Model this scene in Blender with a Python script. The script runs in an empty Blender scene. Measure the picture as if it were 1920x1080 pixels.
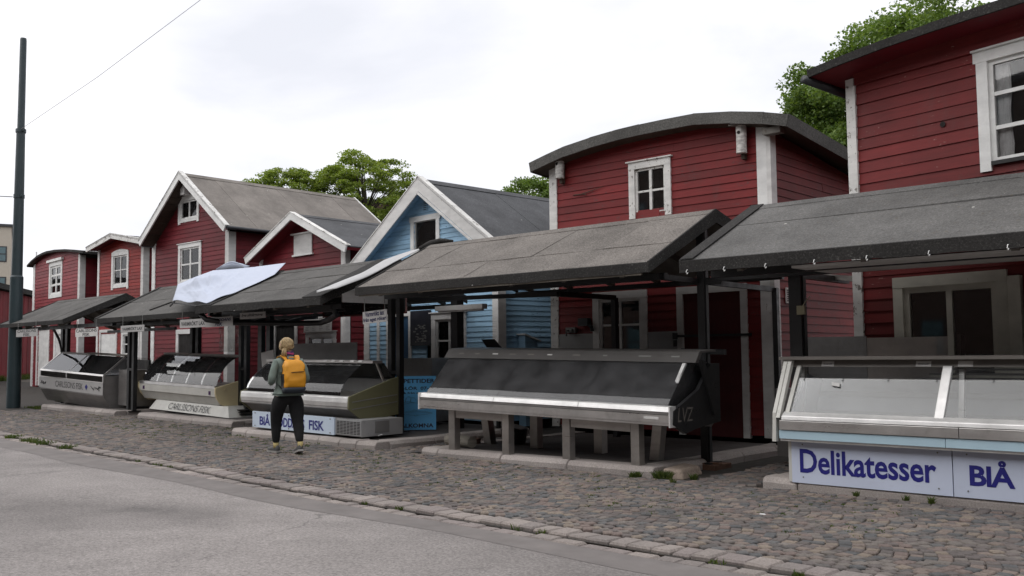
import bpy, bmesh, math, random
import numpy as np
from mathutils import Vector, Matrix
random.seed(7)
rng = np.random.default_rng(7)
SC = bpy.context.scene
COL = SC.collection
R = math.radians

# ------------------------------------------------------------ camera
cam_d = bpy.data.cameras.new("camera")
cam = bpy.data.objects.new("camera", cam_d)
COL.objects.link(cam)
_yaw, _pit, _roll = R(42.2), math.atan(124.0 / 1750.0), 0.010
_F = Vector((-math.sin(_yaw) * math.cos(_pit), math.cos(_yaw) * math.cos(_pit), math.sin(_pit)))
_R = Vector((math.cos(_yaw), math.sin(_yaw), 0))
_U = _R.cross(_F)
_R2 = _R * math.cos(_roll) - _U * math.sin(_roll)
_U2 = _U * math.cos(_roll) + _R * math.sin(_roll)
_m = Matrix((_R2, _U2, -_F)).transposed().to_4x4()
_m.translation = Vector((0, 0, 1.5))
cam.matrix_world = _m
cam_d.sensor_width = 36
cam_d.lens = 36 * 1750 / 1920
cam_d.clip_start = 0.05
cam_d.clip_end = 2000
SC.camera = cam

# ------------------------------------------------------------ world: bright overcast
world = bpy.data.worlds.new("World")
SC.world = world
world.use_nodes = True
wn, wl = world.node_tree.nodes, world.node_tree.links
wn.clear()
SUN_EL, SUN_AZ = R(50), R(205)      # azimuth measured clockwise from +Y
w_out = wn.new("ShaderNodeOutputWorld")
sky = wn.new("ShaderNodeTexSky")
sky.sky_type = 'NISHITA'
sky.sun_disc = False
sky.sun_elevation = SUN_EL
sky.sun_rotation = SUN_AZ
bg1 = wn.new("ShaderNodeBackground")
bg1.inputs[1].default_value = 0.12
wl.new(sky.outputs[0], bg1.inputs[0])
tc = wn.new("ShaderNodeTexCoord")
mp = wn.new("ShaderNodeMapping")
mp.inputs['Scale'].default_value = (1.0, 1.0, 2.6)
wl.new(tc.outputs['Generated'], mp.inputs[0])
nz = wn.new("ShaderNodeTexNoise")
nz.inputs['Scale'].default_value = 2.3
nz.inputs['Detail'].default_value = 7
nz.inputs['Roughness'].default_value = 0.52
nz.inputs['Distortion'].default_value = 0.25
wl.new(mp.outputs[0], nz.inputs[0])
cr = wn.new("ShaderNodeValToRGB")
e = cr.color_ramp.elements
e[0].position, e[0].color = 0.34, (0.655, 0.665, 0.715, 1)
e[1].position, e[1].color = 0.63, (0.90, 0.89, 0.91, 1)
wl.new(nz.outputs['Fac'], cr.inputs[0])
bg2 = wn.new("ShaderNodeBackground")
bg2.inputs[1].default_value = 1.0
wl.new(cr.outputs[0], bg2.inputs[0])
mx = wn.new("ShaderNodeMixShader")
mx.inputs[0].default_value = 0.95
wl.new(bg1.outputs[0], mx.inputs[1])
wl.new(bg2.outputs[0], mx.inputs[2])
wl.new(mx.outputs[0], w_out.inputs[0])

sun_d = bpy.data.lights.new("sun", 'SUN')
sun_d.energy = 1.5
sun_d.angle = R(100)
sun_d.color = (1.0, 0.97, 0.93)
sun = bpy.data.objects.new("sun", sun_d)
COL.objects.link(sun)
_sd = Vector((math.sin(SUN_AZ) * math.cos(SUN_EL), math.cos(SUN_AZ) * math.cos(SUN_EL), math.sin(SUN_EL)))
sun.rotation_euler = _sd.to_track_quat('Z', 'Y').to_euler()
sun.location = (-20, -20, 40)

vs = SC.view_settings
vs.view_transform = 'Standard'
vs.look = 'None'
vs.gamma = 1.0
vs.use_curve_mapping = False
vs.exposure = 0.45
SC.render.engine = 'CYCLES'
SC.cycles.max_bounces = 7
SC.cycles.transparent_max_bounces = 24
SC.cycles.caustics_reflective = False
SC.cycles.caustics_refractive = False
try:
    SC.cycles.use_denoising = True
except Exception:
    pass

# ------------------------------------------------------------ materials
class NT:
    def __init__(s, name):
        s.m = bpy.data.materials.new(name)
        s.m.use_nodes = True
        s.n, s.l = s.m.node_tree.nodes, s.m.node_tree.links
        s.n.clear()
        s.out = s.n.new("ShaderNodeOutputMaterial")
    def new(s, t, **k):
        o = s.n.new("ShaderNode" + t)
        for a, b in k.items():
            setattr(o, a, b)
        return o
    def val(s, sock, v):
        if hasattr(v, 'links') or hasattr(v, 'is_linked'):
            s.l.new(v, sock)
        else:
            sock.default_value = v
    def pos(s, scale=(1, 1, 1)):
        g = s.new("NewGeometry")
        mp = s.new("Mapping")
        mp.inputs['Scale'].default_value = scale
        s.l.new(g.outputs['Position'], mp.inputs[0])
        return mp.outputs[0]
    def noise(s, scale, detail=4, rough=.55, vscale=(1, 1, 1), dist=0):
        n = s.new("TexNoise")
        n.inputs['Scale'].default_value = scale
        n.inputs['Detail'].default_value = detail
        n.inputs['Roughness'].default_value = rough
        n.inputs['Distortion'].default_value = dist
        s.l.new(s.pos(vscale), n.inputs[0])
        return n.outputs['Fac']
    def ramp(s, fac, stops):
        r = s.new("ValToRGB")
        el = r.color_ramp.elements
        while len(el) < len(stops):
            el.new(.5)
        for q, (p, c) in zip(el, stops):
            q.position = p
            q.color = (c, c, c, 1) if not hasattr(c, '__len__') else (*c[:3], 1)
        s.l.new(fac, r.inputs[0])
        return r.outputs[0]
    def mix(s, fac, a, b, blend='MIX'):
        m = s.new("Mix", data_type='RGBA', blend_type=blend)
        s.val(m.inputs[0], fac)
        for i, v in ((6, a), (7, b)):
            if hasattr(v, 'is_linked'):
                s.l.new(v, m.inputs[i])
            else:
                m.inputs[i].default_value = (v, v, v, 1) if not hasattr(v, '__len__') else (*v[:3], 1)
        return m.outputs[2]
    def math(s, op, a, b=0.0):
        m = s.new("Math", operation=op)
        s.val(m.inputs[0], a)
        s.val(m.inputs[1], b)
        return m.outputs[0]
    def rnd(s):
        return s.new("ObjectInfo").outputs['Random']
    def island(s):
        return s.new("NewGeometry").outputs['Random Per Island']
    def bump(s, h, strength=.3, dist=.01):
        b = s.new("Bump")
        b.inputs['Strength'].default_value = strength
        b.inputs['Distance'].default_value = dist
        s.l.new(h, b.inputs['Height'])
        return b.outputs[0]
    def bsdf(s, col, rough=.6, metal=0, normal=None, spec=.5, **k):
        p = s.new("BsdfPrincipled")
        if hasattr(col, 'is_linked'):
            s.l.new(col, p.inputs['Base Color'])
        else:
            p.inputs['Base Color'].default_value = (*col[:3], 1)
        s.val(p.inputs['Roughness'], rough)
        p.inputs['Metallic'].default_value = metal
        p.inputs['Specular IOR Level'].default_value = spec
        if normal is not None:
            s.l.new(normal, p.inputs['Normal'])
        for a, b in k.items():
            s.val(p.inputs[a], b)
        s.l.new(p.outputs[0], s.out.inputs[0])
        return p

def m_paint(name, col, rough=.62, var=.36, wear=.0, wcol=(.25, .22, .2), dirt=.25, z=36, ob=.32, bump=.25):
    t = NT(name)
    lo = t.noise(1.3, 5, .6)
    gr = t.noise(1.0, 5, .6, (2.2, 2.2, z))
    c = t.mix(t.ramp(lo, [(.3, 1 - var), (.7, 1 + var * .4)]), 0, col, 'MIX')
    c = t.mix(1.0, col, t.ramp(lo, [(.28, 1 - var), (.72, 1.0)]), 'MULTIPLY')
    c = t.mix(1.0, c, t.ramp(gr, [(.3, .78), (.62, 1.0)]), 'MULTIPLY')
    r = t.rnd()
    c = t.mix(1.0, c, t.ramp(r, [(0, 1 - ob), (1, 1.0)]), 'MULTIPLY')
    if dirt:
        d = t.noise(4.2, 7, .66, (1, 1, .3))
        c = t.mix(t.ramp(d, [(.55, 0.0), (.8, dirt)]), c, (.07, .06, .055))
    if wear:
        w = t.noise(1.0, 9, .68, (11, 11, z * 1.1))
        w2 = t.noise(2.0, 3, .5)
        w = t.math('ADD', t.math('MULTIPLY', w, .75), t.math('MULTIPLY', w2, .25))
        c = t.mix(t.ramp(w, [(.64 - wear * .12, 0.0), (.66 - wear * .12, 1.0)]), c, wcol)
    t.bsdf(c, rough, normal=t.bump(gr, bump, .006), spec=.35)
    return t.m

def m_flat(name, col, rough=.6, metal=0, var=.15, scale=3.0, ob=.12, spec=.5, spots=0):
    t = NT(name)
    n = t.noise(scale, 6, .6)
    c = t.mix(1.0, col, t.ramp(n, [(.3, 1 - var), (.7, 1.0)]), 'MULTIPLY')
    c = t.mix(1.0, c, t.ramp(t.rnd(), [(0, 1 - ob), (1, 1.0)]), 'MULTIPLY')
    if spots:
        d = t.noise(9, 7, .65)
        c = t.mix(t.ramp(d, [(.58, 0.0), (.72, spots)]), c, (.05, .045, .04))
    rg = t.ramp(t.noise(scale * 2.2, 5), [(.3, max(.04, rough - .1)), (.7, min(1, rough + .1))])
    t.bsdf(c, rg, metal, spec=spec)
    return t.m

def m_felt(name, col, moss=.0, grain=1.0):
    t = NT(name)
    g1 = t.noise(42, 4, .9)
    g2 = t.noise(1.4, 6, .6)
    g3 = t.noise(9, 5, .7)
    c = t.mix(1.0, col, t.ramp(g1, [(.36, 1 - .62 * grain), (.62, 1.12)]), 'MULTIPLY')
    c = t.mix(t.ramp(g1, [(.58, 0.0), (.70, .40 * grain)]), c, (.48, .46, .43))
    c = t.mix(1.0, c, t.ramp(g2, [(.30, .64), (.68, 1.04)]), 'MULTIPLY')
    c = t.mix(1.0, c, t.ramp(g3, [(.3, .85), (.7, 1.0)]), 'MULTIPLY')
    c = t.mix(1.0, c, t.ramp(t.rnd(), [(0, .86), (1, 1.0)]), 'MULTIPLY')
    if moss:
        mm = t.noise(16, 7, .75)
        c = t.mix(t.ramp(mm, [(.60, 0.0), (.72, moss)]), c, (.13, .085, .03))
    # bird droppings and grit: small pale specks
    v = t.new("TexVoronoi")
    v.inputs['Scale'].default_value = 2.2
    t.l.new(t.pos(), v.inputs[0])
    dd = t.math('ADD', v.outputs['Distance'], t.math('MULTIPLY', t.noise(40, 2), .06))
    c = t.mix(t.ramp(dd, [(.062, .75), (.07, 0.0)]), c, (.55, .54, .5))
    t.bsdf(c, .92, normal=t.bump(g1, .5, .006), spec=.25)
    return t.m

def m_glass(name, tint=(1, 1, 1), rough=.02, dirt=.10, gl=1.0):
    t = NT(name)
    fr = t.new("Fresnel")
    fr.inputs[0].default_value = 1.5
    tr = t.new("BsdfTransparent")
    tr.inputs[0].default_value = (*tint, 1)
    gs = t.new("BsdfGlossy")
    gs.inputs['Roughness'].default_value = rough
    gs.inputs[0].default_value = (gl, gl, gl, 1)
    df = t.new("BsdfDiffuse")
    df.inputs[0].default_value = (.32, .32, .33, 1)
    a = t.new("MixShader")
    t.l.new(fr.outputs[0], a.inputs[0])
    t.l.new(tr.outputs[0], a.inputs[1])
    t.l.new(gs.outputs[0], a.inputs[2])
    b = t.new("MixShader")
    n = t.noise(2.5, 6, .65)
    t.l.new(t.ramp(n, [(.35, dirt * .35), (.75, dirt)]), b.inputs[0])
    t.l.new(a.outputs[0], b.inputs[1])
    t.l.new(df.outputs[0], b.inputs[2])
    t.l.new(b.outputs[0], t.out.inputs[0])
    return t.m

def m_leaf(name, cols):
    t = NT(name)
    r = t.island()
    lo = t.noise(.9, 3)
    c = t.ramp(r, [(0, cols[0]), (.5, cols[1]), (1, cols[2])])
    c = t.mix(1.0, c, t.ramp(lo, [(.3, .72), (.7, 1.1)]), 'MULTIPLY')
    p = t.new("BsdfPrincipled")
    t.l.new(c, p.inputs['Base Color'])
    p.inputs['Roughness'].default_value = .55
    p.inputs['Specular IOR Level'].default_value = .3
    q = t.new("BsdfTranslucent")
    t.l.new(t.mix(1.0, c, (1.25, 1.3, .5), 'MULTIPLY'), q.inputs[0])
    m = t.new("MixShader")
    m.inputs[0].default_value = .38
    t.l.new(p.outputs[0], m.inputs[1])
    t.l.new(q.outputs[0], m.inputs[2])
    t.l.new(m.outputs[0], t.out.inputs[0])
    return t.m

def m_stone(name, cols, grain=40, bump=.5):
    t = NT(name)
    r = t.math('FRACT', t.math('ADD', t.island(), t.rnd()))
    n = len(cols)
    c = t.ramp(r, [(i / n, q) for i, q in enumerate(cols)])
    c.node.color_ramp.interpolation = 'CONSTANT'
    g = t.noise(grain, 5, .75)
    c = t.mix(1.0, c, t.ramp(g, [(.3, .6), (.66, 1.15)]), 'MULTIPLY')
    lo = t.noise(.75, 5, .6)
    c = t.mix(1.0, c, t.ramp(lo, [(.3, .68), (.7, 1.08)]), 'MULTIPLY')
    mo = t.noise(1.7, 7, .68)
    c = t.mix(t.ramp(mo, [(.6, 0.0), (.75, .22)]), c, (.05, .06, .03))
    t.bsdf(c, .82, normal=t.bump(g, bump, .006), spec=.4)
    return t.m

def m_asphalt(name):
    t = NT(name)
    g = t.noise(38, 4, .9)
    g2 = t.noise(75, 3, .85)
    lo = t.noise(.28, 6, .62, dist=.6)
    md = t.noise(1.8, 6, .65)
    c = t.mix(t.ramp(g, [(.36, 0.0), (.64, 1.0)]), (.16, .146, .139), (.37, .34, .324))
    c = t.mix(t.ramp(g2, [(.60, 0.0), (.70, .6)]), c, (.40, .38, .37))
    c = t.mix(t.ramp(g2, [(.28, .55), (.38, 0.0)]), c, (.05, .047, .046))
    c = t.mix(1.0, c, t.ramp(lo, [(.34, .66), (.60, 1.06)]), 'MULTIPLY')
    c = t.mix(1.0, c, t.ramp(md, [(.3, .86), (.7, 1.04)]), 'MULTIPLY')
    # oil spots
    sp = t.noise(.95, 5, .55, dist=.5)
    c = t.mix(t.ramp(sp, [(.64, 0.0), (.70, .24)]), c, (.06, .057, .056))
    # long hairline cracks
    w = t.new("TexVoronoi", feature='DISTANCE_TO_EDGE')
    w.inputs['Scale'].default_value = .33
    ps = t.pos()
    nn = t.new("TexNoise")
    nn.inputs['Scale'].default_value = 1.3
    nn.inputs['Detail'].default_value = 6
    t.l.new(ps, nn.inputs[0])
    av = t.new("VectorMath", operation='ADD')
    t.l.new(ps, av.inputs[0])
    t.l.new(nn.outputs['Color'], av.inputs[1])
    t.l.new(av.outputs[0], w.inputs[0])
    brk = t.ramp(t.noise(.6, 3), [(.5, 0.0), (.6, .5)])
    cc = t.math('MULTIPLY', t.ramp(w.outputs['Distance'], [(.0, 1.0), (.008, 0.0)]), brk)
    c = t.mix(cc, c, (.04, .038, .037))
    t.bsdf(c, .88, normal=t.bump(g, .55, .008), spec=.35)
    return t.m

def m_wood(name, col, z=(30, 30, 1.5), var=.5, rough=.7):
    t = NT(name)
    g = t.noise(1.0, 6, .6, z, .4)
    lo = t.noise(1.5, 4)
    c = t.mix(1.0, col, t.ramp(g, [(.3, 1 - var), (.7, 1.1)]), 'MULTIPLY')
    c = t.mix(1.0, c, t.ramp(lo, [(.3, .75), (.7, 1.0)]), 'MULTIPLY')
    c = t.mix(1.0, c, t.ramp(t.rnd(), [(0, .75), (1, 1.05)]), 'MULTIPLY')
    t.bsdf(c, rough, normal=t.bump(g, .3, .006), spec=.3)
    return t.m

def m_metal(name, col, rough=.35, metal=.9, streak=.25):
    t = NT(name)
    n = t.noise(1.0, 5, .6, (1.5, 1.5, 26))
    lo = t.noise(2.4, 6, .65)
    c = t.mix(1.0, col, t.ramp(lo, [(.3, .7), (.7, 1.0)]), 'MULTIPLY')
    rg = t.ramp(n, [(.25, max(.08, rough - .12)), (.75, rough + .14)])
    d = t.noise(6, 7, .7)
    c = t.mix(t.ramp(d, [(.58, 0.0), (.75, streak)]), c, (.06, .05, .045))
    t.bsdf(c, rg, metal, spec=.5)
    return t.m

M = dict(
    red=m_paint("red_paint", (.245, .020, .021), wear=.5, wcol=(.10, .035, .035), dirt=.3),
    red_right=m_paint("red_paint_right", (.235, .023, .023), wear=.2, wcol=(.30, .16, .14), dirt=.3),
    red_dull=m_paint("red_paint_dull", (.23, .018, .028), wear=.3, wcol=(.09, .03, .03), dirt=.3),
    red_bright=m_paint("red_paint_bright", (.36, .026, .020), wear=.2, dirt=.2),
    red_pink=m_paint("red_paint_faded", (.33, .044, .055), wear=.3, wcol=(.16, .05, .05)),
    red_barn=m_paint("red_paint_barn", (.22, .012, .02), z=2, dirt=.2),
    blue=m_paint("pale_blue_paint", (.44, .71, .95), wear=.15, wcol=(.12, .2, .28), dirt=.10, var=.16),
    blue_dark=m_paint("deep_blue_paint", (.02, .10, .22), z=3, dirt=.1),
    red_door_shade=m_paint("red_door_paint_with_shade", (.10, .010, .012), z=4, dirt=.3),  # door red darkened; the shade under the canopy is put into the colour
    white=m_paint("white_paint", (.85, .85, .83), wear=.12, wcol=(.42, .39, .36), dirt=.14, var=.08, z=5, ob=.05),
    white_old=m_paint("white_paint_flaking", (.80, .79, .76), wear=.62, wcol=(.20, .18, .16), dirt=.22, var=.12, z=9, ob=.06),
    white_grey=m_paint("white_paint_grey", (.76, .75, .73), wear=.10, wcol=(.38, .35, .31), dirt=.16, var=.10, z=6, ob=.08),
    cream_door=m_paint("cream_paint", (.62, .60, .52), wear=.05, dirt=.12, var=.12, z=5, ob=.06),
    soffit=m_paint("soffit_boards", (.30, .28, .25), wear=.5, wcol=(.13, .11, .09), dirt=.5, z=8),
    brown_soffit=m_wood("old_brown_boards", (.085, .06, .045)),
    felt_tan=m_felt("felt_tan", (.27, .245, .222)),
    felt_grey=m_felt("felt_grey", (.18, .176, .170), moss=.6, grain=.7),
    felt_dark=m_felt("felt_dark", (.155, .149, .141), grain=.8),
    felt_house=m_felt("felt_house", (.27, .245, .222), grain=.4),
    felt_slate=m_felt("felt_slate", (.125, .128, .136), grain=.55),
    felt_edge=m_felt("felt_edge", (.048, .046, .044), moss=.12, grain=.8),
    felt_arch=m_felt("felt_arch", (.17, .165, .155), moss=.1),
    black=m_flat("black_steel", (.012, .012, .013), .45, 0, var=.3),
    gutter=m_flat("dark_gutter", (.035, .037, .042), .4),
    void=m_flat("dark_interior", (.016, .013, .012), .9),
    room=m_flat("dim_room_wall", (.05, .028, .02), .9),
    glass=m_glass("window_glass", dirt=.02),
    glass_ctr=m_glass("counter_glass", (.95, .96, .96), dirt=.035),
    glass_grey=m_glass("counter_glass_grey", (.93, .93, .93), dirt=.10),
    smoke=m_glass("hazy_plastic", (.75, .76, .74), .25, dirt=.35),
    curtain=m_flat("lace_curtain", (.85, .85, .85), .9, var=.25, scale=14),
    alu=m_metal("aluminium", (.72, .70, .68), .34),
    alu_bright=m_metal("polished_aluminium", (.90, .89, .87), .42, .55, .12),
    steel=m_metal("stainless_steel", (.50, .47, .44), .38),
    steel_dark=m_metal("dull_steel", (.33, .315, .305), .45, .6),
    ctr_grey=m_flat("grey_laminate", (.20, .195, .19), .5, spots=.2),
    ctr_light=m_flat("pale_liner", (.29, .295, .31), .5, var=.15, spots=.2),
    ctr_dark=m_flat("dark_liner", (.21, .205, .20), .55, spots=.2),
    visor=m_flat("smoked_visor", (.085, .08, .076), .42, spots=.2),
    visor_brown=m_flat("brown_grey_visor", (.17, .155, .14), .5, spots=.2),
    endcap=m_flat("black_endcap", (.022, .022, .023), .35),
    cream=m_flat("cream_plastic", (.82, .70, .43), .5, spots=.08),
    olive=m_flat("olive_plastic", (.17, .165, .09), .5, spots=.15),
    enamel=m_flat("white_enamel", (.66, .65, .60), .4, spots=.2),
    enamel_grey=m_flat("grey_enamel", (.33, .33, .33), .5, spots=.2),
    sign_lilac=m_flat("pale_lilac_sign", (.64, .70, .85), .45, var=.06, spots=.05),
    sign_pale=m_flat("pale_blue_sign", (.62, .72, .84), .45, var=.06, spots=.05),
    sign_sky=m_flat("sky_blue_strip", (.50, .68, .78), .45, var=.06),
    sign_blue=m_flat("blue_board", (.12, .50, .90), .5, var=.1),
    sign_grey=m_flat("grey_white_sign", (.44, .43, .42), .6, var=.1),
    ink_blue=m_flat("blue_lettering", (.017, .017, .21), .5, var=.05),
    ink_navy=m_flat("navy_lettering", (.01, .012, .06), .5, var=.05),
    ink_black=m_flat("black_lettering", (.010, .010, .012), .5, var=.05),
    chalk=m_flat("chalk", (.30, .30, .29), .9),
    slate=m_flat("chalkboard", (.012, .013, .013), .7),
    frame_red=m_flat("dark_red_frame", (.10, .018, .015), .6),
    paper=m_flat("paper", (.66, .65, .63), .7),
    tarp=m_flat("pale_blue_cloth", (.50, .545, .65), .75, var=.05),
    sheet=m_flat("grey_white_sheet", (.50, .50, .50), .7, var=.1, spots=.1),
    concrete=m_stone("kerb_concrete", [(.40, .355, .33), (.46, .41, .38), (.43, .385, .36)], 60, .3),
    slab=m_flat("dark_slab", (.085, .075, .07), .85, var=.4, spots=.3),
    kerb_rusty=m_stone("rust_stained_kerb", [(.40, .27, .17), (.45, .36, .29)], 30, .4),
    poster=m_flat("dark_poster", (.006, .008, .018), .4),
    rust=m_flat("rusty_brick", (.19, .10, .065), .9, var=.5, spots=.3),
    cobble=m_stone("cobblestone", [(.19, .167, .15), (.145, .126, .118), (.225, .18, .155), (.140, .137, .135), (.25, .205, .165), (.165, .14, .13), (.205, .158, .14), (.112, .112, .113), (.20, .175, .157), (.155, .133, .125), (.125, .113, .107)]),
    sett=m_stone("gutter_stone", [(.30, .262, .24), (.26, .228, .212), (.34, .295, .268), (.28, .24, .225)], 50),
    soil=m_flat("joint_soil", (.040, .034, .028), .95, var=.5, scale=8),
    wire=m_flat("pale_wire", (.40, .40, .42), .5),
    asphalt_strip=m_flat("smooth_asphalt_strip", (.215, .194, .184), .9, var=.3, scale=2.5, spots=.12),
    asphalt=m_asphalt("worn_asphalt"),
    earth=m_flat("dry_earth", (.14, .125, .10), .95, var=.5, scale=1.2),
    pole=m_flat("dark_green_pole", (.022, .040, .046), .42, var=.2),
    bark=m_wood("bark", (.10, .085, .065), (6, 6, 2), .6, .9),
    log=m_wood("pale_log", (.36, .33, .28), (3, 3, 20), .4, .8),
    birch=m_wood("birch_log", (.82, .80, .76), (9, 9, 24), .55, .8),
    leaf_locust=m_leaf("locust_leaf", [(.15, .22, .045), (.215, .285, .06), (.30, .36, .095)]),
    leaf_maple=m_leaf("maple_leaf", [(.10, .17, .048), (.15, .23, .06), (.235, .32, .095)]),
    leaf_far=m_leaf("far_leaf", [(.12, .19, .045), (.15, .23, .055), (.19, .27, .075)]),
    grass=m_leaf("grass_blade", [(.05, .085, .02), (.075, .11, .028), (.12, .14, .04)]),
    beige=m_flat("beige_render", (.50, .45, .38), .85, var=.08),
    brick_far=m_flat("far_brick", (.085, .052, .04), .9, var=.4),
    skin=m_flat("skin", (.50, .29, .21), .5, var=.1),
    hair=m_wood("blonde_hair", (.54, .39, .20), (60, 60, 14), .55, .5),
    sweater=m_flat("grey_green_sweater", (.20, .25, .22), .9, var=.2, scale=8),
    legging=m_flat("black_leggings", (.0055, .0055, .0065), .95),
    pack=m_flat("yellow_pack", (.72, .31, .012), .55, var=.14, scale=9),
    pack_dark=m_flat("navy_pack_base", (.022, .03, .042), .6),
    scarf=m_flat("purple_scarf", (.09, .03, .13), .8, var=.5, scale=25),
    scarf_pink=m_flat("pink_scarf", (.45, .05, .16), .8),
    shoe=m_flat("grey_shoe", (.115, .112, .11), .75, var=.35, scale=30),
    sole=m_flat("pale_sole", (.36, .35, .33), .7),
    sock=m_flat("yellow_sock", (.62, .50, .22), .8),
    litter=m_flat("white_litter", (.7, .7, .69), .8),
    iron=m_flat("grey_fitting", (.20, .20, .19), .5),
    beigebox=m_flat("beige_socket", (.34, .31, .20), .6),
    cloth_flag=m_flat("violet_flag", (.22, .20, .48), .8),
    orange=m_wood("orange_board", (.22, .09, .03)),
)

# ------------------------------------------------------------ mesh helpers
class MB:
    def __init__(s):
        s.v, s.f = [], []
    def add(s, vs, fs):
        b = len(s.v)
        s.v += [tuple(p) for p in vs]
        s.f += [tuple(i + b for i in q) for q in fs]
        return s
    def hexa(s, p):      # p: 4 bottom ccw, 4 top ccw
        return s.add(p, [(3, 2, 1, 0), (4, 5, 6, 7), (0, 1, 5, 4), (1, 2, 6, 5), (2, 3, 7, 6), (3, 0, 4, 7)])
    def box(s, x0, x1, y0, y1, z0, z1):
        return s.hexa([(x0, y0, z0), (x1, y0, z0), (x1, y1, z0), (x0, y1, z0), (x0, y0, z1), (x1, y0, z1), (x1, y1, z1), (x0, y1, z1)])
    def prism_x(s, x0, x1, yz, close=True):   # yz counter-clockwise seen from +x
        n = len(yz)
        vs = [(x0, y, z) for y, z in yz] + [(x1, y, z) for y, z in yz]
        fs = [(i, (i + 1) % n, n + (i + 1) % n, n + i) for i in range(n)]
        fs = [tuple(reversed(q)) for q in fs]
        if close:
            fs += [tuple(range(n)), tuple(reversed(range(n, 2 * n)))]
        return s.add(vs, fs)
    def prism_y(s, y0, y1, xz):
        n = len(xz)
        vs = [(x, y0, z) for x, z in xz] + [(x, y1, z) for x, z in xz]
        fs = [(i, (i + 1) % n, n + (i + 1) % n, n + i) for i in range(n)] + [tuple(reversed(range(n))), tuple(range(n, 2 * n))]
        return s.add(vs, fs)
    def tube(s, path, r, n=8, cap=True):
        P = [Vector(p) for p in path]
        rs = r if hasattr(r, '__len__') else [r] * len(P)
        b = len(s.v)
        for i, p in enumerate(P):
            t = (P[min(i + 1, len(P) - 1)] - P[max(i - 1, 0)]).normalized()
            a = Vector((0, 0, 1)) if abs(t.z) < .9 else Vector((1, 0, 0))
            u = t.cross(a).normalized()
            w = t.cross(u)
            for k in range(n):
                q = 2 * math.pi * k / n
                s.v.append(tuple(p + (u * math.cos(q) + w * math.sin(q)) * rs[i]))
        for i in range(len(P) - 1):
            for k in range(n):
                s.f.append((b + i * n + k, b + i * n + (k + 1) % n, b + (i + 1) * n + (k + 1) % n, b + (i + 1) * n + k))
        if cap:
            s.f.append(tuple(b + k for k in reversed(range(n))))
            s.f.append(tuple(b + (len(P) - 1) * n + k for k in range(n)))
        return s
    def bar(s, p, q, w, h=None):   # rectangular bar between two points
        h = h or w
        p, q = Vector(p), Vector(q)
        t = (q - p).normalized()
        a = Vector((0, 0, 1)) if abs(t.z) < .95 else Vector((0, 1, 0))
        u = t.cross(a).normalized() * (w / 2)
        k = t.cross(u.normalized()).normalized() * (h / 2)
        return s.hexa([p - u - k, p + u - k, p + u + k, p - u + k, q - u - k, q + u - k, q + u + k, q - u + k])
    def grid(s, rows, thick=None):
        nr, nc = len(rows), len(rows[0])
        vs = [p for r in rows for p in r]
        fs = [(i * nc + j, i * nc + j + 1, (i + 1) * nc + j + 1, (i + 1) * nc + j) for i in range(nr - 1) for j in range(nc - 1)]
        return s.add(vs, fs)
    def xf(s, fn):
        s.v = [tuple(fn(*p)) for p in s.v]
        return s
    def shear(s, k, x0):
        return s.xf(lambda x, y, z: (x, y, z - k * (x - x0)))

def mesh_of(name, mb, smooth=False):
    me = bpy.data.meshes.new(name)
    me.from_pydata(mb.v, [], mb.f)
    me.validate()
    bm = bmesh.new()
    bm.from_mesh(me)
    bmesh.ops.recalc_face_normals(bm, faces=bm.faces)
    bm.to_mesh(me)
    bm.free()
    if smooth:
        for p in me.polygons:
            p.use_smooth = True
    return me

ORG = {}
def thing(name, label, cat, loc=(0, 0, 0), rz=0.0, group=None, kind=None):
    o = bpy.data.objects.new(name, None)
    COL.objects.link(o)
    o.empty_display_size = .2
    o.location = loc
    o.rotation_euler = (0, 0, rz)
    if label: o['label'] = label
    if cat: o['category'] = cat
    if group: o['group'] = group
    if kind: o['kind'] = kind
    ORG[o.name] = Vector(loc)
    return o

def link(name, me, mat, parent=None, loc=None):
    if mat is not None and not me.materials:
        me.materials.append(mat)
    o = bpy.data.objects.new(name, me)
    COL.objects.link(o)
    if parent is not None:
        o.parent = parent
    if loc is not None:
        o.location = loc
    return o

def part(name, mb, mat, parent, smooth=False, label=None, kind=None):
    o = link(name, mesh_of(name, mb, smooth), mat, parent)
    if label: o['label'] = label
    if kind: o['kind'] = kind
    return o

def root_of(o):
    while o.parent is not None:
        o = o.parent
    return o

def wpart(name, mb, mat, parent, smooth=False, label=None, kind=None):
    """part given in world coordinates, for things that are not rotated"""
    L = root_of(parent).location
    mb.xf(lambda x, y, z: (x - L.x, y - L.y, z - L.z))
    return part(name, mb, mat, parent, smooth, label, kind)

def solo(name, mb, mat, label, cat, smooth=False, group=None, kind=None, loc=None):
    """a thing that is one mesh, given in world coordinates"""
    L = Vector(loc) if loc is not None else Vector((np.mean([p[0] for p in mb.v]), np.mean([p[1] for p in mb.v]), min(p[2] for p in mb.v)))
    mb.xf(lambda x, y, z: (x - L.x, y - L.y, z - L.z))
    o = link(name, mesh_of(name, mb, smooth), mat, None, L)
    if label: o['label'] = label
    if cat: o['category'] = cat
    if group: o['group'] = group
    if kind: o['kind'] = kind
    return o

def bevel(o, w=.006, seg=2):
    b = o.modifiers.new("bevel", 'BEVEL')
    b.width = w
    b.segments = seg
    b.limit_method = 'ANGLE'
    b.angle_limit = R(35)
    return o

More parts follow.
